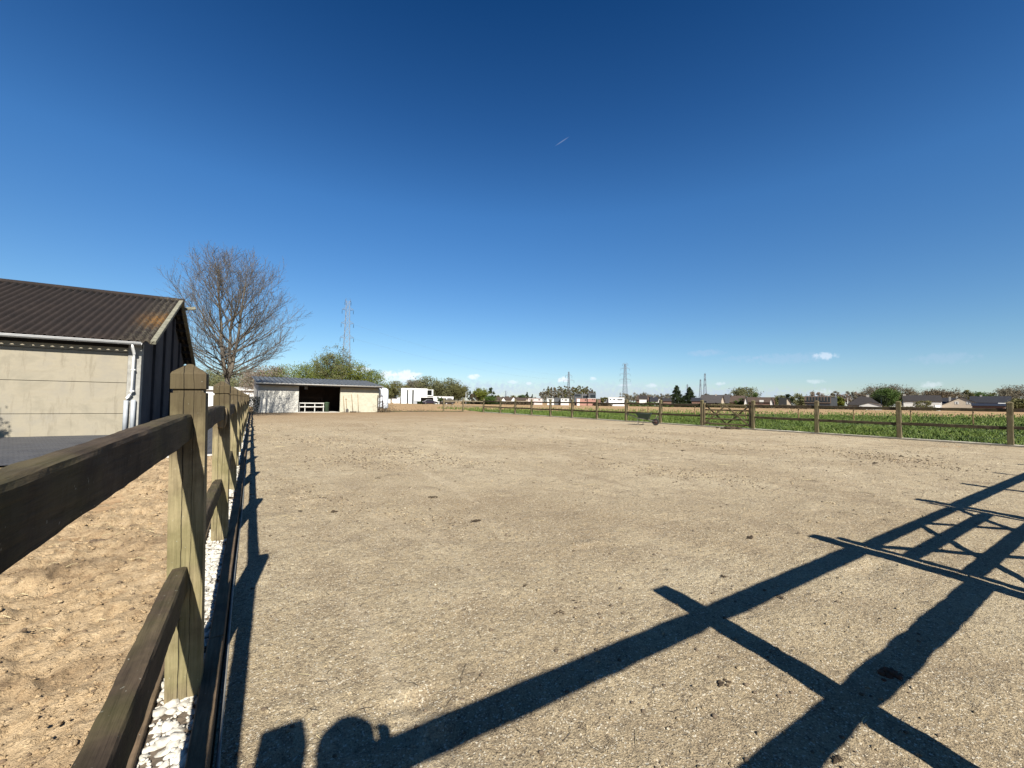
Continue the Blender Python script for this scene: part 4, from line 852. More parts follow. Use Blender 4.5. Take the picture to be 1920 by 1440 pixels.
mb=MB(); mb.box(X(800.4),X(808.2),3,3.1,zz(741),zt-.6); mb.build('window',MGL,mh)
mb=MB(); mb.box(X(811)+.01,X(850),.4,8,zz(746),zl); mb.box(X(812),X(823),.401,8,0,zz(746)-.003); mb.box(X(836),X(838),.41,8,0,zz(746)-.003);mb.box(X(847),X(850),.401,8,0,zz(746)-.003); mb.box(X(823),X(847),5,8,0,zz(746)-.004); mb.box(xs_[5],X(812),.402,8,zz(745.3),zl-.01);mb.build('garage_wall',MSW,mh)
mb=MB(); mb.box(X(788),X(812),3.5,3.6,0,zz(745.4)); mb.build('garage_door',MGREY,mh)
mb=MB(); mb.box(X(838.2),X(846.8),1.0,1.1,zz(751.5),zz(746.3)); mb.build('window',MGL,mh)
mb=MB(); mb.box(X(752)-.1,X(800)+.1,-.08,9.1,zt,zt+.09); mb.box(X(811)+.02,X(850)+.08,.3,8.1,zl+.003,zl+.08); mb.build('roof_edge',MGREY,mh)
def gwall(pa,pb,yt,label,mat=MSW,d=136,th=.25,nm='garden_wall',cat='wall'):
    a=P(pa,d); b_=P(pb,d); L=(b_-a).length; dr=(b_-a)/L; z=Zd((pa+pb)/2,yt,d); mb=MB(); mb.box(0,L,0,th,0,z); mb.box(-.03,L+.03,-.04,th+.04,z+.002,z+.07)
    return tag(mb.build(nm,mat,None,loc=(a.x,a.y,0),rot=(0,0,math.atan2(dr.y,dr.x))),label,cat)
gwall(724,732,748.5,'leftmost white garden wall piece between the tank and the modern house'); gwall(737,744,748.5,'white garden wall piece in the middle, left of the modern house'); gwall(744.5,751,745.8,'tallest white garden wall piece touching the modern house',d=137)
gwall(775,783,751,'low grey slatted screen standing before the slit-windowed house',mat=simple('grey_screen',(.33,.34,.35),.7),d=131,nm='garden_screen',cat='screen')
def gabled(px0,px1,d,eave_y,ridge_y,roofm,wallm,label,rot=0,deep=8,front=False,base=0,chim=(),wins=(),name='village_house',overh=.35,hip=0):
    px=(px0+px1)/2; K_=d/F; w=(px1-px0)*K_; p=P(px,d); root=thing(name,label,'house',(p.x,p.y,base),face_rot(px)+R(rot))
    cr=math.cos(R(rot)); w=w/max(.6,cr) if not front else w; ze=max(1.8,Zd(px,eave_y,d)); zr_=Zd(px,ridge_y,d)+.0
    x0,x1=-w/2,w/2
    wl=MB(); rf=MB()
    if front:
        zr_=max(zr_,ze+1); wl.prism([(x0,0),(x1,0),(x1,ze),(0,zr_-.1),(x0,ze)],0,deep)
        for s in (-1,1):
            a=Vector((s*(w/2+overh),0,ze-overh*(zr_-ze)/(w/2))); b_=Vector((0,0,zr_)); t=.14
            v=[(a.x,-overh,a.z),(b_.x,-overh,b_.z),(b_.x,deep+overh,b_.z),(a.x,deep+overh,a.z)]; b0=len(rf.v); rf.v+=v+[(x,y,z+t) for x,y,z in v]
            for q in ((0,1,2,3),(7,6,5,4),(0,4,5,1),(2,6,7,3),(3,7,4,0),(1,5,6,2)): rf.face([b0+i for i in q])
    else:
        wl.v=[(x0,0,0),(x1,0,0),(x1,0,ze),(x0,0,ze),(x0,deep,0),(x1,deep,0),(x1,deep,ze),(x0,deep,ze),(x0,deep/2,zr_-.12),(x1,deep/2,zr_-.12)]
        for q in ((0,1,2,3),(5,4,7,6),(1,5,6,9,2),(4,0,3,8,7)): wl.face(q)
        hh=hip*w
        for s in (-1,1):
            y=deep/2+s*(deep/2+overh); z=ze-overh*(zr_-ze)/(deep/2); t=.14
            v=[(x0-.25,y,z),(x1+.25,y,z),(x1+.25-hh,deep/2,zr_),(x0-.25+hh,deep/2,zr_)]; b0=len(rf.v); rf.v+=v+[(a,b_,c+t) for a,b_,c in v]
            for q in ((0,1,2,3),(7,6,5,4),(0,4,5,1),(2,6,7,3),(3,7,4,0),(1,5,6,2)): rf.face([b0+i for i in q])
        if hip:
            for s in (-1,1):
                xa=s*(w/2+.25); rf.quad((xa,-overh,ze-.2+.1),(xa,deep+overh,ze-.2+.1),(s*(w/2+.25-hh),deep/2,zr_+.12))
    wl.build('wall',wallm,root); r_=rf.build('roof',roofm,root)
    for cx,ct,cw in chim: 
        xx=(cx-px)*K_; zt_=Zd(px,ct,d); mb=MB(); mb.box(xx-cw*K_/2,xx+cw*K_/2,deep/2-.5,deep/2+.5,min(ze,zt_-1.5),zt_); mb.build('chimney',MCH,r_)
    for a,b_,ya,yb,m_ in wins:
        mb=MB(); mb.box((a-px)*K_,(b_-px)*K_,-.06,-.0,max(.3,Zd(px,yb,d)),Zd(px,ya,d)); mb.build('window',m_,root)
    return root
MCH=simple('pale_chimney',(.36,.33,.29),.9); 
RD=simple('dark_roof_tiles',(.042,.036,.034),.85,.25,1.5); RB=simple('brown_roof_tiles',(.10,.068,.05),.85,.25,1.5); RG=simple('grey_roof_tiles',(.085,.075,.072),.85,.2,1.5); RK=simple('black_roof_tiles',(.028,.028,.032),.6,.25,1.5)
WW=simple('white_gable',(.62,.60,.56),.8,.06); WC=simple('cream_plaster',(.50,.42,.32),.85,.08); WBR=simple('brown_brick',(.17,.10,.075),.9,.2,2); WRD=simple('pink_red_brick',(.36,.19,.15),.9,.15,2); WPK=simple('pinkish_plaster',(.55,.46,.43),.85,.06)
gabled(735,750,170,751,747,RK,WW,'dark-roofed low white outbuilding left of the modern house',deep=6,name='outbuilding')
gabled(911,919,190,748,744.5,RB,WW,'tiny pale gable among the trees right of the yellow-green tree',front=True,deep=8)
gabled(925,962,178,752,745,RB,WC,'brown-roofed house, leftmost of the village row',rot=-14,wins=[(940,943,752.5,755,WW)])
gabled(941,948,170,751,746.3,RD,WW,'narrow white gable dormer in front of the leftmost brown roof',front=True,deep=4,name='gable_house')
gabled(959,968,168,753,743.8,RB,WW,'sharp pale gable between two brown roofs left of the pointed conifer',front=True,deep=5,name='gable_house')
gabled(955,985,180,752,746,RB,WC,'brown-roofed house left of the pointed conifer',rot=-10)
def box_house(px0,px1,yt,wm,label,d=160,wins=(),yb=None,deep=8,edge=MGREY,extra=None,cat='house',name='flat_house'):
    px=(px0+px1)/2; K_=d/F; w=(px1-px0)*K_; p=P(px,d); root=thing(name,label,cat,(p.x,p.y,0),face_rot(px)); z=Zd(px,yt,d); z0=0 if yb is None else Zd(px,yb,d)
    mb=MB(); mb.box(-w/2,w/2,0,deep,z0,z); mb.build('wall',wm,root); mb=MB(); mb.box(-w/2-.08,w/2+.08,-.08,deep+.08,z+.003,z+.14); mb.build('roof_edge',edge,root)
    for a,b_,ya,yb_ in wins: mb=MB(); mb.box((a-px)*K_,(b_-px)*K_,-.05,-.0,Zd(px,yb_,d),Zd(px,ya,d)); mb.build('window',MGL,root)
    return root
box_house(990,1017,747,WPK,'long pinkish-white flat house with small dark windows, left of the poplar wood',wins=[(992,993.5,749,750.5),(999,1000.5,749,750.5),(1009.5,1013,748.5,750.5)])
box_house(1026,1038.5,747,WW,'white box house with two dark windows, left of the dark garage',wins=[(1028.5,1031.5,748.5,750.8),(1034,1036,748.5,750.5)])
box_house(1039,1051,746.5,MGREY,'dark flat garage building between two white box houses',d=162,name='garage')
box_house(1051.5,1066.5,747,WW,'white box house with one wide dark window, right of the dark garage',wins=[(1054,1056,748.5,750.5),(1058.5,1063.5,748.8,751)])
box_house(1077,1090,739,MGREY,'dark upper storey with wide black window, leftmost above the red brick row',d=168,wins=[(1077.5,1088.5,740,743.3)],name='dark_block')
box_house(1091,1102,739.5,simple('mid_grey_block',(.16,.15,.15),.8),'middle grey upper storey above the red brick row',d=170,wins=[(1093,1100,741.5,746.5)],name='dark_block')
box_house(1103.5,1117,737.3,MGREY,'tallest dark grey block with big black window over the red brick row',d=168,wins=[(1107,1116.4,740,746)],name='dark_block')
box_house(1081,1100,748,WRD,'red brick ground floor with a white door panel, left part of the row',d=158,wins=[(1096.5,1099,749,751)],edge=WRD)
box_house(1102,1117,747.5,WRD,'pinkish brick ground floor with two small windows, right part of the row',d=157,wins=[(1110.5,1112,748.5,750.2),(1113.5,1115,748.5,750.2)],edge=WW)
box_house(1117.5,1126,748.5,WBR,'small brown brick annex at the right end of the brick row',d=160,name='annex')
gwall(1082,1087,748.2,'small white door-sized garden wall in front of the red brick row',d=155,nm='garden_wall',cat='wall')
box_house(1141.5,1170,745.7,simple('bright_white_render',(.72,.72,.72),.8,.04),'bright white flat-roofed house with a strip of black windows, standing alone',d=158,wins=[(1143.5,1146.5,748.3,750.3),(1150,1153.5,748.3,750.3),(1157.5,1167,748.3,750.5)],edge=WW)
gwall(1137,1141,749.3,'small white wall left of the lone bright white house',d=160)
gabled(1194,1213,175,750,742,RB,WBR,'brown-roofed house with a dark left dormer, left of the white spike gable',rot=-8)
gabled(1199,1212,165,747,742,RD,WW,'dark dormer roof on the house left of the white spike gable',deep=4,name='gable_house')
gabled(1222,1234,168,752,744.5,RK,WW,'black-roofed house attached to the white spike gable',rot=8,chim=[(1228,743.5,2)])
gabled(1234,1240,160,753,744,RB,WW,'bright white pointed gable just left of the wheelbarrow fence post',front=True,deep=5,name='gable_house')
gabled(1244,1258,175,752,747,RD,WBR,'low dark-roofed house left of the two cedars',rot=5)
gabled(1298,1315,175,752,746,RK,WBR,'black-roofed house half hidden right of the cedars')
gabled(1314,1363,172,755,740.5,RG,WBR,'large grey-brown roofed house with a chimney, behind the gate',rot=-8,deep=10,chim=[(1339,738.5,3)],wins=[(1322,1326,752,755,MGL)])
gabled(1353,1359,165,752,741,RB,WC,'beige pointed gable at the right end of the large grey-brown roof',front=True,deep=3,name='gable_house')
gabled(1363,1396,170,754,742,RB,WBR,'dark brown steep-roofed house between two pale gables',rot=6,deep=10)
gabled(1396,1402,164,756,742,RB,WW,'white pointed gable above the right half of the gate',front=True,deep=4,name='gable_house')
gabled(1403,1446,176,754,745,RB,WBR,'long low brown roof right of the gate posts',rot=-5,deep=9,wins=[(1424,1431,750,756,WW)])
gabled(1444.5,1449.5,168,754,745,RB,WW,'small white pointed gable at the right end of the long low brown roof',front=True,deep=4,name='gable_house')
box_house(1461,1474,746.5,simple('tarred_black',(.02,.02,.02),.7),'black flat garage box between olive tree and pale shrub',d=168,name='garage'); gabled(1474,1482,180,753,746,RG,WC,'small grey gable right of the black garage box',front=True,deep=6)
gabled(1514,1552,165,755,743,RB,simple('dark_glazing',(.05,.05,.055),.3),'long roof with dark grid of glazing, between orchard trees and pale shrub',deep=8,wins=[(1516+k*4.6,1519.4+k*4.6,744.5,754,MGL) for k in range(8)])
box_house(1553,1568,745.5,MGREY,'dark flat annex right of the long glazed house',d=172,name='annex')
gabled(1596,1645,158,758,743.5,RD,WW,'low house with dark pyramid roof and a stout chimney',hip=.38,deep=11,chim=[(1626,740,4)],wins=[(1626,1644,757,760,WW)],overh=.8)
gabled(1616,1648,150,759.5,756,RG,WW,'low white annex in front of the pyramid-roofed house',front=True,deep=6,name='annex')
gabled(1704,1755,165,752,741.3,RD,WW,'long dark-roofed house with white wall strips and a left chimney',rot=4,deep=10,chim=[(1706.5,738.5,4)],wins=[(1706,1716,754,756.2,WW),(1738,1752,754,757,WW)])
gwall(1753,1763,760,'small white wall at the right foot of the long dark-roofed house',d=150)
gabled(1776,1831,162,760.5,744.2,RK,WC,'beige gable-fronted house with two white windows under a wide black roof',front=True,deep=12,chim=[(1788,743.5,3),(1797.5,742.5,2.5)],wins=[(1794.5,1799.5,753,758,WW),(1809.5,1814.5,753,758,WW),(1796,1798,754,757.6,MGL),(1811,1813,754,757.6,MGL)])
gabled(1762,1800,168,759,746,RK,WBR,'black roof slope attached to the left of the beige gable house',rot=-6,deep=9)
gabled(1832,1882,165,755,743,RK,WBR,'dark-roofed house with skylights and a tall chimney at the far right',rot=0,deep=10,chim=[(1845.5,740,3)],wins=[])
o=gabled(1833,1874,150,761,757,simple('solar_glass',(.02,.022,.03),.55),WBR,'low annex roof covered with dark solar panels at the far right',deep=7,name='annex')
for k in range(3):
    pass
gwall(1872,1886,756,'white wall beside the solar-panelled annex',d=152)
# white low building left of the shed, seen between the fence posts
wbp=P(384,58); 
gabled(372,471,56,731,726,simple('white_sheet_roof',(.58,.57,.54),.6,.06),MSW,'low white building with a pale sheet roof behind the fence posts, left of the shed',rot=0,deep=7,name='white_outbuilding')
# ---- cars
def car(px,d,yb,L,label,pts,body,mirror=False):
    p=P(px,d); root=thing('parked_car',label,'car',(p.x,p.y,0),face_rot(px)+R(8)); s=-1 if mirror else 1; Wc=1.78
    mb=MB(); prof=[(s*x,z) for x,z in pts]; prof=prof[::-1] if s<0 else prof; mb.prism(prof,0,Wc); mb.build('body',body,root,bevel=.06)
    gl=[(s*x,z) for x,z in ((-L*.30,.92),(-L*.17,1.33),(L*.13,1.35),(L*.27,.95))]; mb=MB(); mb.prism(gl if s>0 else gl[::-1],-.012,Wc+.012); mb.build('window',MGL,root)
    for x in (-L*.31,L*.31):
        for y in (.0,Wc-.2):
            w_=D.objects.new('wheel',None); COL.objects.link(w_); w_.parent=root; w_.location=(x,y,.32)
            mb=MB(); mb.lathe([(.31,-.03),(.33,.0),(.33,.2),(.31,.23)],n=18,axis='Y'); mb.build('tyre',MTY,w_); mb=MB(); mb.lathe([(.2,-.05),(.21,.0),(.2,.25)],n=14,axis='Y'); mb.build('rim',MST,w_)
    return root
prof=[(-2.1,.28),(2.1,.28),(2.15,.6),(2.0,.85),(1.25,.95),(.62,1.42),(-.75,1.45),(-1.45,.98),(-2.05,.9),(-2.15,.6)]
car(806.5,127,757,4.3,'dark purple-black car parked in front of the carport of the modern house',prof,simple('dark_paint',(.025,.018,.03),.25))
prof2=[(-2.2,.3),(2.2,.3),(2.25,.7),(2.05,1.0),(1.2,1.08),(.7,1.58),(-1.6,1.62),(-2.15,1.1),(-2.25,.7)]
car(840,126,757,4.5,'dark brown estate car parked before the small garage window',prof2,simple('brown_paint',(.04,.03,.022),.3),True)
tree(824,128,743,11,'green','tall','slim green shrub against the white garage wall between the two cars',name='bush',n=900,leaf=.3)
hedge(783,800,130,130,753.5,'dark','dark low hedge at the foot of the modern house, left of the purple-black car',n=900)
# lamp pole
def pole(px,d,yt,label,r=.09,name='lamp_post',arm=True):
    p=P(px,d); z=Zd(px,yt,d); o=thing(name,label,'pole',(p.x,p.y,0)); mb=MB(); mb.tube([(0,0,0),(0,0,z)],[r*1.2,r*.7],8); mb.build('pole',MGP2,o,smooth=True)
    if arm: mb=MB(); mb.box(-.05,.5,-.1,.1,z-.02,z+.1); mb.build('lamp_head',MGP2,o)
pole(873.5,125,735,'thin grey pole between the white modern house and the first village trees',arm=False)
# ---- pylons
MPY=simple('galvanised_pylon',(.17,.20,.24),.7,.1)
def pylon(px,d,yt,wtop,wbot,arms,rz,label,r=.14,toparm=0):
    p=P(px,d); h=Zd(px,yt,d); o=thing('power_pylon',label,'pylon',(p.x,p.y,0),rz); mb=MB(); hw=lambda z:(wbot*(1-z/h)**1.3+wtop*(1-(1-z/h)**1.3))/2
    zs=[h*(1-(1-k/16)**1.25) for k in range(17)] ; zs=[h*k/16 for k in range(17)]
    cr=[(-1,-1),(1,-1),(1,1),(-1,1)]
    for a,b_ in zip(zs,zs[1:]):
        wa,wb_=hw(a),hw(b_)
        for k in range(4):
            c,e=cr[k],cr[(k+1)%4]; mb.bar((c[0]*wa,c[1]*wa,a),(c[0]*wb_,c[1]*wb_,b_),r); mb.bar((c[0]*wa,c[1]*wa,a),(e[0]*wb_,e[1]*wb_,b_),r*.8); mb.bar((e[0]*wa,e[1]*wa,a),(c[0]*wb_,c[1]*wb_,b_),r*.8); mb.bar((c[0]*wb_,c[1]*wb_,b_),(e[0]*wb_,e[1]*wb_,b_),r*.5)
    mb.build('lattice_tower',MPY,o)
    for py,al in arms:
        z=Zd(px,py,d); w_=hw(z)
        for s in (-1,1):
            m2=MB()
            for y in (-1,1): m2.bar((s*w_,y*w_,z),(s*al,0,z+.3),r*.8); m2.bar((s*w_,y*w_,z+1.6),(s*al,0,z+.3),r*.6)
            for k in (.33,.66): m2.bar((s*(w_+(al-w_)*k),-w_*(1-k),z+.1),(s*(w_+(al-w_)*k),w_*(1-k),z+.1),r*.5)
            a_=m2.build('cross_arm',MPY,o); m3=MB(); m3.lathe([(.06,z-2.2),(.17,z-2.0),(.06,z-1.7),(.17,z-1.4),(.06,z-1.1),(.17,z-.8),(.06,z-.4),(.05,z+.2)],c=(s*al,0,0),n=6); m3.build('insulator',MGL,a_)
    return o
pylon(647,235,563,1.9,5.8,[(563.5,1.6),(580,3.0),(606,3.3),(633,3.6)],R(-15),'tallest lattice power pylon rising behind the trees over the shed',r=.15)
pylon(1066,420,697,1.0,3.2,[(704.5,3.4),(713.5,5.6)],R(-20),'slim power pylon sticking up out of the poplar wood',r=.18)
pylon(1172,480,682,1.8,6.,[(682.5,3.2),(691,5.2),(701.5,6.2),(712,6.4)],R(-25),'tall three-armed power pylon to the right of the poplar wood',r=.2)
pylon(1322,600,701,1.8,6.5,[(701.5,3.),(711.5,6.2),(722,7)],R(40),'distant power pylon behind the large grey-brown roof',r=.26)
pylon(1313.5,680,712,1.4,5,[(712.5,3.),(722,4.)],R(50),'faint distant power pylon just left of its taller neighbour',r=.22)
pylon(1289,900,720.5,1.2,4,[(723,3.),(727,5)],R(-20),'tiny far power pylon above the two cedars',r=.28)
pylon(948,800,732.5,1.2,4,[(735,4.)],R(-20),'tiny far power pylon above the leftmost village roofs',r=.2)
def wire(px0,py0,d0,px1,py1,d1,sag,r=.022):
    a=P(px0,d0); a.z=Zd(px0,py0,d0); b_=P(px1,d1); b_.z=Zd(px1,py1,d1); pts=[a.lerp(b_,k/40)-Vector((0,0,sag*4*(k/40)*(1-k/40))) for k in range(41)]; mb=MB(); mb.tube(pts,r,4,cap=False); return tag(mb.build('power_line',MPY),None,'power line')
for k,(a,b_) in enumerate([(606,698),(633,706)]): tag(wire(655,a,235,1060,b_+6,420,5,.018+.004*k),['upper thin power line from the tallest pylon toward the poplar wood','lower thin power line from the tallest pylon toward the poplar wood'][k])
# ================================================================== droppings, straw and stones on the ground
MDG=simple('dung',(.055,.038,.022),.95,.5,30,bmp=.01); rs=np.random.RandomState(21); rq=random.Random(9)
def clump(pt,s,mat,label,name='manure_clump',group=None,n=16,cat='manure',flat=.45):
    V=[];Fc=[];o_=0
    for _ in range(n):
        v,f=protos[rs.randint(8)]; k=s*rs.uniform(.16,.34); c=np.array([rs.normal()*s*.5,rs.normal()*s*.35,rs.rand()*s*.12]); V.append(v*np.array([k,k*.8,k*flat])+c); Fc.append(f+o_); o_+=len(v)
    o=npmesh(name,np.concatenate(V),np.concatenate(Fc),mat); o.location=(pt[0],pt[1],.0); tag(o,label,cat,group); return o
for px,py,s in [(710,897,.10),(603,934,.10),(625,959,.09),(811,932,.09),(892,976,.10),(518,924,.05),(563,958,.05),(723,822,.10),(1408,1008,.10),(1357,1081,.05),(1078,1128,.07),(1047,1150,.06),(1690,856,.14),(1280,845,.12),(1640,868,.12),(1130,860,.12),(985,1098,.04),(1466,1120,.04),(1570,1425,.05),(1000,905,.05)]:
    clump(G(px,py),s*.5,MDG,'small dark clump of manure lying on the paddock sand',group='manure clumps on the paddock sand')
clump(G(1672,1263),.07,simple('rust_brown_clod',(.10,.04,.018),.95,.4,30),'reddish-brown clod beside the broad rail shadow in the lower right',n=26)
clump(G(1355,1283),.035,MDG,'tiny dark clod group left of the broad rail shadow',n=10)
clump(Vector((22.0,12.6,0)),.5,MDG,'wide dark heap of dung and soil under the wooden gate',n=60)
for px,py,s in [(125,1093,.06),(22,1105,.05),(185,1015,.09),(95,1235,.04),(262,1060,.04),(180,1255,.035)]:
    p=G(px,py); clump(p,s*.8,simple('dark_clod',(.13,.09,.055),.95,.4,30) if s==.06 else D.materials.get('dark_clod') or MDG,'dark clod lying on the yellow sand left of the fence',name='dark_clod',group='dark clods on the yellow sand',cat='clod')
for px,py,s in [(85,1387,.035),(105,1355,.03),(150,1320,.02),(258,988,.03)]: clump(G(px,py,.03),s,MS,'pale lump of sand on the yellow ground left of the fence',name='sand_lump',group='pale lumps on the yellow sand',cat='clod',n=4,flat=.6).location.z=.02
# loose lumps of arena sand along trampled bands
n=5200; V=[];Fc=[];o_=0; pts=[]
bands=[((440,900),(960,1000)),((560,820),(770,850)),((700,845),(900,870)),((1180,822),(1340,835)),((1590,845),(1720,870)),((1120,870),(1420,905)),((600,860),(760,872)),((900,800),(1300,812))]
for i in range(n):
    if i%3: (xa,ya),(xb,yb)=bands[rs.randint(len(bands))]; u=rs.rand(); q=G(xa+(xb-xa)*u,ya+(yb-ya)*u); dd=math.hypot(q.x,q.y); x=q.x+rs.normal()*dd*.04; y=q.y+rs.normal()*dd*.05
    else: dd=1.3*math.exp(rs.rand()*2.9); a=rs.uniform(R(-12),R(80)); x=CX+dd*math.sin(a); y=CY+dd*math.cos(a)
    if .2<x<21.8 and .3<y<40: pts.append((x,y))
P_=np.array(pts); Zp=zpad(P_[:,0],P_[:,1])
for i,(x,y) in enumerate(pts):
    v,f=protos[i%8]; s_=rs.uniform(.002,.009)*(1+.16*math.hypot(x,y)); V.append(v*np.array([s_,s_*.8,s_*.55])+np.array([x,y,Zp[i]+s_*.2])); Fc.append(f+o_); o_+=len(v)
tag(npmesh('sand_clods',np.concatenate(V),np.concatenate(Fc),[MP,simple('dark_lump',(.12,.09,.06),.95,.4,30)],mi=np.repeat((rs.rand(len(pts))<.38).astype(int),len(protos[0][1]))),'small loose clods of sand along the trampled bands of the paddock','clods',kind='stuff')
# fine debris: chips and straw on the paddock
n=60000; u=rs.rand(n); d=1.2*np.exp(u*3.0); a=rs.uniform(R(-16),R(82),n); x=CX+d*np.sin(a); y=CY+d*np.cos(a); k=(x>.18)&(x<22)&(y>.2)&(y<40); x=x[k];y=y[k];d=d[k]; n=len(x)
C=np.stack([x,y,.004+.002*rs.rand(n)+zpad(x,y)],1); sz=.0075*np.clip(d/3,.8,5)
V,Fc=leaves(C,1.,rs,asp=.6); V=V.reshape(-1,4,3); V=(V-C[:,None])*sz[:,None,None]*np.array([1,1,.4])+C[:,None]; V=V.reshape(-1,3)
tag(npmesh('chips',V,Fc,[simple('pale_chip',(.42,.36,.26),.9,.3,30),simple('dark_chip',(.07,.05,.035),.9,.3,30)],mi=(rs.rand(len(Fc))<.6).astype(int)),'small pale and dark chips strewn over the paddock sand','chips',kind='stuff')
mbs=MB(); mbd=MB()
for i in range(420):
    d=1.6*math.exp(rq.random()*2.4); a=rq.uniform(R(-14),R(80)); x=CX+d*math.sin(a); y=CY+d*math.cos(a)
    if not(.2<x<21 and .3<y<38): continue
    L=rq.uniform(.03,.11)*min(2.5,max(.8,d/4)); q=rq.uniform(0,6.28); z=float(zpad(np.array([x]),np.array([y]))[0])+.006; c=rq.uniform(-.25,.25)*L
    (mbs if rq.random()<.3 else mbd).tube([(x,y,z),(x+math.cos(q)*L*.5-math.sin(q)*c,y+math.sin(q)*L*.5+math.cos(q)*c,z+.006),(x+math.cos(q)*L,y+math.sin(q)*L,z)],.0011*max(1,d/4),3,cap=False)
tag(mbs.build('straw',simple('straw',(.5,.42,.24),.8)),'pale straw stalks scattered on the paddock sand','straw',kind='stuff')
tag(mbd.build('dark_straw',simple('dark_straw',(.06,.045,.03),.9)),'thin dark stalks scattered on the paddock sand','straw',kind='stuff')
mb=MB()
for i in range(150):
    x=rq.uniform(-3.2,-.3); y=rq.uniform(.9,9); L=rq.uniform(.04,.13); q=rq.uniform(-.6,.9); z=float(zsand(np.array([x]),np.array([y]))[0])+.01
    mb.tube([(x,y,z),(x+L*.5*math.cos(q),y+L*.5*math.sin(q),z+.012),(x+L*math.cos(q),y+L*math.sin(q),z)],.0018,3,cap=False)
tag(mb.build('sand_straw',D.materials['straw']),'dry stalks lying on the yellow sand','straw',kind='stuff')
# crumbs of sand on the yellow ground
n=9000; u=rs.rand(n); d=.9*np.exp(u*2.3); a=rs.uniform(R(-75),R(-4),n); x=CX+d*np.sin(a); y=CY+d*np.cos(a); k=(x<-.25)&(y<11)&(y>.2); x=x[k];y=y[k];d=d[k]; V=[];Fc=[];o_=0; z=zsand(x,y)
for i in range(len(x)):
    v,f=protos[i%8]; s_=rs.uniform(.0025,.009)*(1+d[i]*.12)*(1 if rs.rand()<.95 else 1.6); V.append(v*np.array([s_,s_*.8,s_*.7])+np.array([x[i],y[i],z[i]+s_*.3])); Fc.append(f+o_); o_+=len(v)
tag(npmesh('sand_crumbs',np.concatenate(V),np.concatenate(Fc),[MS,D.materials['dark_clod']],mi=np.repeat((rs.rand(len(x))<.12).astype(int),len(protos[0][1]))),'crumbs and small clods scattered over the yellow sand','crumbs',kind='stuff')
# grass and weeds at the foot of the far fence, dry twigs
C=np.concatenate([np.stack([rs.uniform(11.5,18,500),rs.normal(44.6,.5,500),np.abs(rs.normal(0,.16,500))],1)]); V,Fc=leaves(C,.12,rs,asp=.4)
tag(npmesh('weeds',V,Fc,LM['brown']),'low dry brown weeds along the far edge of the paddock','weeds',kind='stuff')
bp_=P(722,dp-.2); C=np.stack([rs.normal(0,.45,700),rs.normal(0,.3,700),np.abs(rs.normal(0,.45,700))],1)
b_=thing('bush','small dry brown bush at the foot of the white tank','bush',(bp_.x,bp_.y,0)); V,Fc=leaves(C,.10,rs,asp=.5); npmesh('crown',V,Fc,LM['brown'],b_)
# added dark ivy and mesh panel imitating the shadow wedge by the shed
iv=thing('shade_panel','added dark mesh panel standing in for shade, filled with ivy at the far end of the left fence','panel',(.0,37.9,0))
mb=MB(); 
for k in range(9): mb.bar((.0+k*.09,k*.22,0.05),(.0+k*.09,k*.22,1.25),.02)
for k in range(6): mb.bar((0,0,.15+k*.21),(.72,1.76,.15+k*.21),.02)
mb.build('mesh',MST,iv); C=np.stack([rs.rand(900)*.72,rs.rand(900)*1.76,rs.rand(900)**.8*1.35],1); C[:,1]=C[:,0]*2.44+rs.normal(0,.1,900); V,Fc=leaves(C,.09,rs); npmesh('leafage',V,Fc,LM['dark'],iv)
# shrub out of frame on the left that shades the lower barn wall
sp_=Vector((-7.6,12.6,0)); so_=thing('shrub','tall thin shrub left of the view whose blurry shadow falls on the barn wall','bush',(sp_.x,sp_.y,0))
tk=MB(); 
for k in range(7): a=k*.9; tk.tube([(0,0,0),(.25*math.cos(a),.25*math.sin(a),2.2),(.55*math.cos(a),.55*math.sin(a),4.4+.25*k)],[.035,.025,.01],5)
tk.build('trunk',MTR,so_); C=crown_pts(5.9,1.7,rs,1500,'tall'); C=C[C[:,2]>4.1]; V,Fc=leaves(C,.14,rs); npmesh('crown',V,Fc,LM['green'],so_)
# ================================================================== PERSON behind the near fence (only the shadow is in view)
MSK=simple('skin',(.50,.32,.24),.5,.06,8); MJK=simple('navy_jacket',(.03,.04,.08),.85,.2,20,bmp=.002,bscale=90); MTRS=simple('dark_jeans',(.03,.035,.05),.9,.2,20); MHR=simple('brown_hair',(.06,.035,.02),.7,.3,60,bmp=.003,bscale=200); MSH=simple('black_shoe',(.02,.02,.02),.6); MWE=simple('eye_white',(.7,.7,.68),.2); MPH=simple('black_phone',(.02,.02,.022),.2)
pe=thing('person','person in a navy jacket behind the near fence, holding up a phone','person',(.14,-.335,0),R(-12))
def skin(name,chains,mat,parent,sub=2,root=0):
    """chains: list of lists of (x,y,z,r); equal coordinates are merged"""
    V=[];E_=[];Rr=[];ix={}
    def vid(p):
        k=tuple(round(c,4) for c in p[:3])
        if k not in ix: ix[k]=len(V); V.append(k); Rr.append(p[3])
        return ix[k]
    for c in chains:
        ids=[vid(p) for p in c]
        for a,b_ in zip(ids,ids[1:]): E_.append((a,b_))
    me=D.meshes.new(name); me.from_pydata(V,E_,[]); me.materials.append(mat); o=add(D.objects.new(name,me),parent)
    o.modifiers.new('skin','SKIN').use_smooth_shade=True
    for i,r in enumerate(Rr):
        s=me.skin_vertices[0].data[i]; s.radius=r if isinstance(r,tuple) else (r,r); s.use_root=(i==root)
    sm=o.modifiers.new('sub','SUBSURF'); sm.levels=sub; sm.render_levels=sub
    return o
pel=(0,0,.92,(.15,.11)); wst=(0,0,1.06,(.135,.10)); ch=(0,.02,1.28,(.16,.115)); nk0=(0,.02,1.43,(.07,.065)); nk=(0,.035,1.50,(.052,.055)); hb=(0,.06,1.58,(.075,.09)); ht=(0,.055,1.66,(.07,.085))
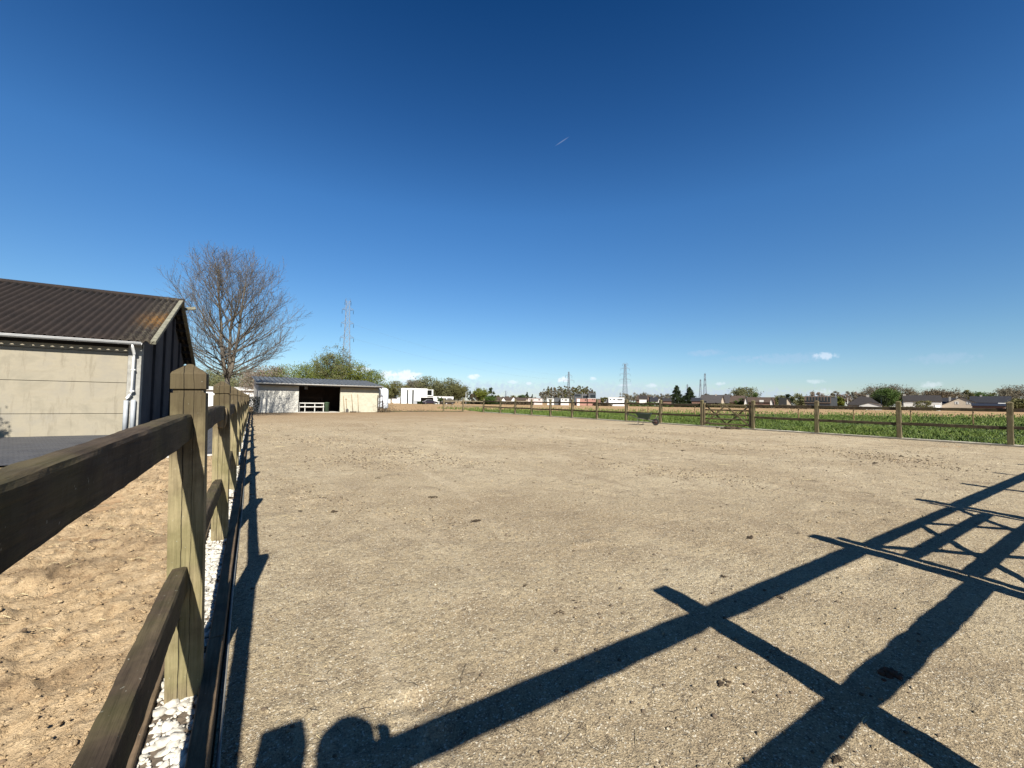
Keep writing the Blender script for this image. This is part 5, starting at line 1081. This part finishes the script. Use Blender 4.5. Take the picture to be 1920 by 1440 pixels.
def arm(s):
    if s>0: return [ch,(.15,.02,1.38,.062),(.19,.04,1.34,.055),(.24,.12,1.14,.044),(.19,.32,1.23,.036),(.135,.395,1.285,.026),(.125,.42,1.302,.03)]
    return [ch,(s*.15,.02,1.38,.062),(s*.19,.04,1.34,.055),(s*.22,.10,1.12,.044),(s*.14,.28,1.20,.036),(s*.085,.36,1.262,.026),(s*.075,.385,1.28,.03)]
def legc(s): return [pel,(s*.09,.0,.84,.088),(s*.10,.01,.66,.075),(s*.105,.02,.47,.054),(s*.11,-.0,.30,.05),(s*.11,-.02,.10,.036),(s*.115,.05,.045,.035),(s*.12,.14,.035,.03)]
body=skin('body',[[pel,wst,ch,nk0,nk,hb,ht],arm(1),arm(-1),legc(1),legc(-1)],MSK,pe)
# clothes follow the body, slightly larger
J=lambda c,k:[(p[0],p[1],p[2],tuple(q+k for q in p[3]) if isinstance(p[3],tuple) else p[3]+k) for p in c]
skin('jacket',J([pel,wst,ch],.014) and [J([pel,wst,ch,(0,.02,1.42,(.068,.06))],.016),J(arm(1)[:6],.012),J(arm(-1)[:6],.012)],MJK,pe)
skin('trousers',[J([(0,0,.98,(.135,.10)),pel],.01)]+[J(legc(s)[:6],.012) for s in (1,-1)],MTRS,pe)
for s in (1,-1): skin('shoe',[[(s*.11,-.05,.05,.045),(s*.115,.05,.045,.045),(s*.125,.17,.035,.036)]],MSH,pe)
mb=MB(); mb.lathe([(.02,-.03),(.075,0),(.092,.05),(.088,.09),(.06,.125),(.015,.14)],n=20); o=mb.build('hair',MHR,pe,smooth=True); o.location=(0,.035,1.605); o.scale=(1.18,1.25,1.1)
for s in (-1,1):
    mb=MB(); mb.lathe([(.002,-.012),(.010,-.006),(.012,0),(.010,.006),(.002,.012)],n=10); o=mb.build('eye',MWE,pe,smooth=True); o.location=(s*.03,.142,1.60)
    skin('ear',[[(s*.078,.05,1.61,.012),(s*.086,.045,1.59,.013),(s*.08,.055,1.57,.009)]],MSK,pe,1)
skin('nose',[[(0,.14,1.605,.009),(0,.162,1.578,.013)]],MSK,pe,1); skin('mouth',[[(-.02,.138,1.548,.006),(0,.146,1.548,.008),(.02,.138,1.548,.006)]],simple('lips',(.4,.17,.14),.5),pe,1)
# hands: palm plus four bent fingers and a thumb gripping the phone edges
for s in (-1,1):
    qx,qy,qz=(.048,.038,.022) if s>0 else (0,0,0); w0=(s*.078,.382,1.278,.022)
    ch_=[[w0,(s*.08,.392,1.30,(.022,.014)),(s*.082,.398,1.325,(.024,.012))]]
    for k,(dx,L) in enumerate(((-.02,.058),(-.007,.066),(.007,.062),(.02,.048))):
        bx=s*.082+dx*.9; ch_.append([(s*.082,.398,1.325,(.024,.012)),(bx,.404,1.34,.008),(bx-s*.006,.417,1.34+L*.35,.0078),(bx-s*.016,.424,1.34+L*.5,.007)])
    ch_.append([w0,(s*.060,.385,1.295,.010),(s*.050,.382,1.318,.009),(s*.045,.386,1.335,.008)])
    skin('hand',[[(p[0]+qx,p[1]+qy,p[2]+qz,p[3]) for p in c_] for c_ in ch_],MSK,pe,2)
ph=thing('phone','black phone held up in both hands just behind the viewpoint','phone',(.30,.05,1.345),R(-32)); mb=MB(); mb.box(-.073,.073,-.004,.004,-.035,.035); mb.build('phone_body',MPH,ph,bevel=.003)
# ------------------------------------------------------------------ calibrate base colours for the chosen exposure
CAL={'paddock_sand':(1.06,1.045,1.0),'pale_chip':.95,'dark_chip':1,'yellow_sand':(.77,.765,.73),'concrete_panel':(.50,.48,.45),'fibre_cement_roof':(.38,.35,.325),'meadow_grass':(.52,.60,.40),'meadow_soil':.4,'tilled_field':(.82,.80,.76),'grey_pavers':.48,'post_wood':.78,'pale_strip':.7,'white_pebble':.85,'dry_stubble':.6,'dark_roof_tiles':.5,'brown_roof_tiles':.5,'grey_roof_tiles':.5,'dark_leaf':.6,'grey_roof_tile':.6}
for m_ in D.materials:
    if not m_.use_nodes: continue
    t=m_.node_tree; k=CAL.get(m_.name,.72); k=k if isinstance(k,tuple) else (k,k,k)
    for n_ in list(t.nodes):
        key={'ShaderNodeBsdfPrincipled':'Base Color','ShaderNodeBsdfTranslucent':'Color'}.get(n_.bl_idname)
        if not key: continue
        i_=n_.inputs[key]
        if i_.is_linked:
            src=i_.links[0].from_socket; t.links.new(mix(t,1.,src,k,'MULTIPLY'),i_)
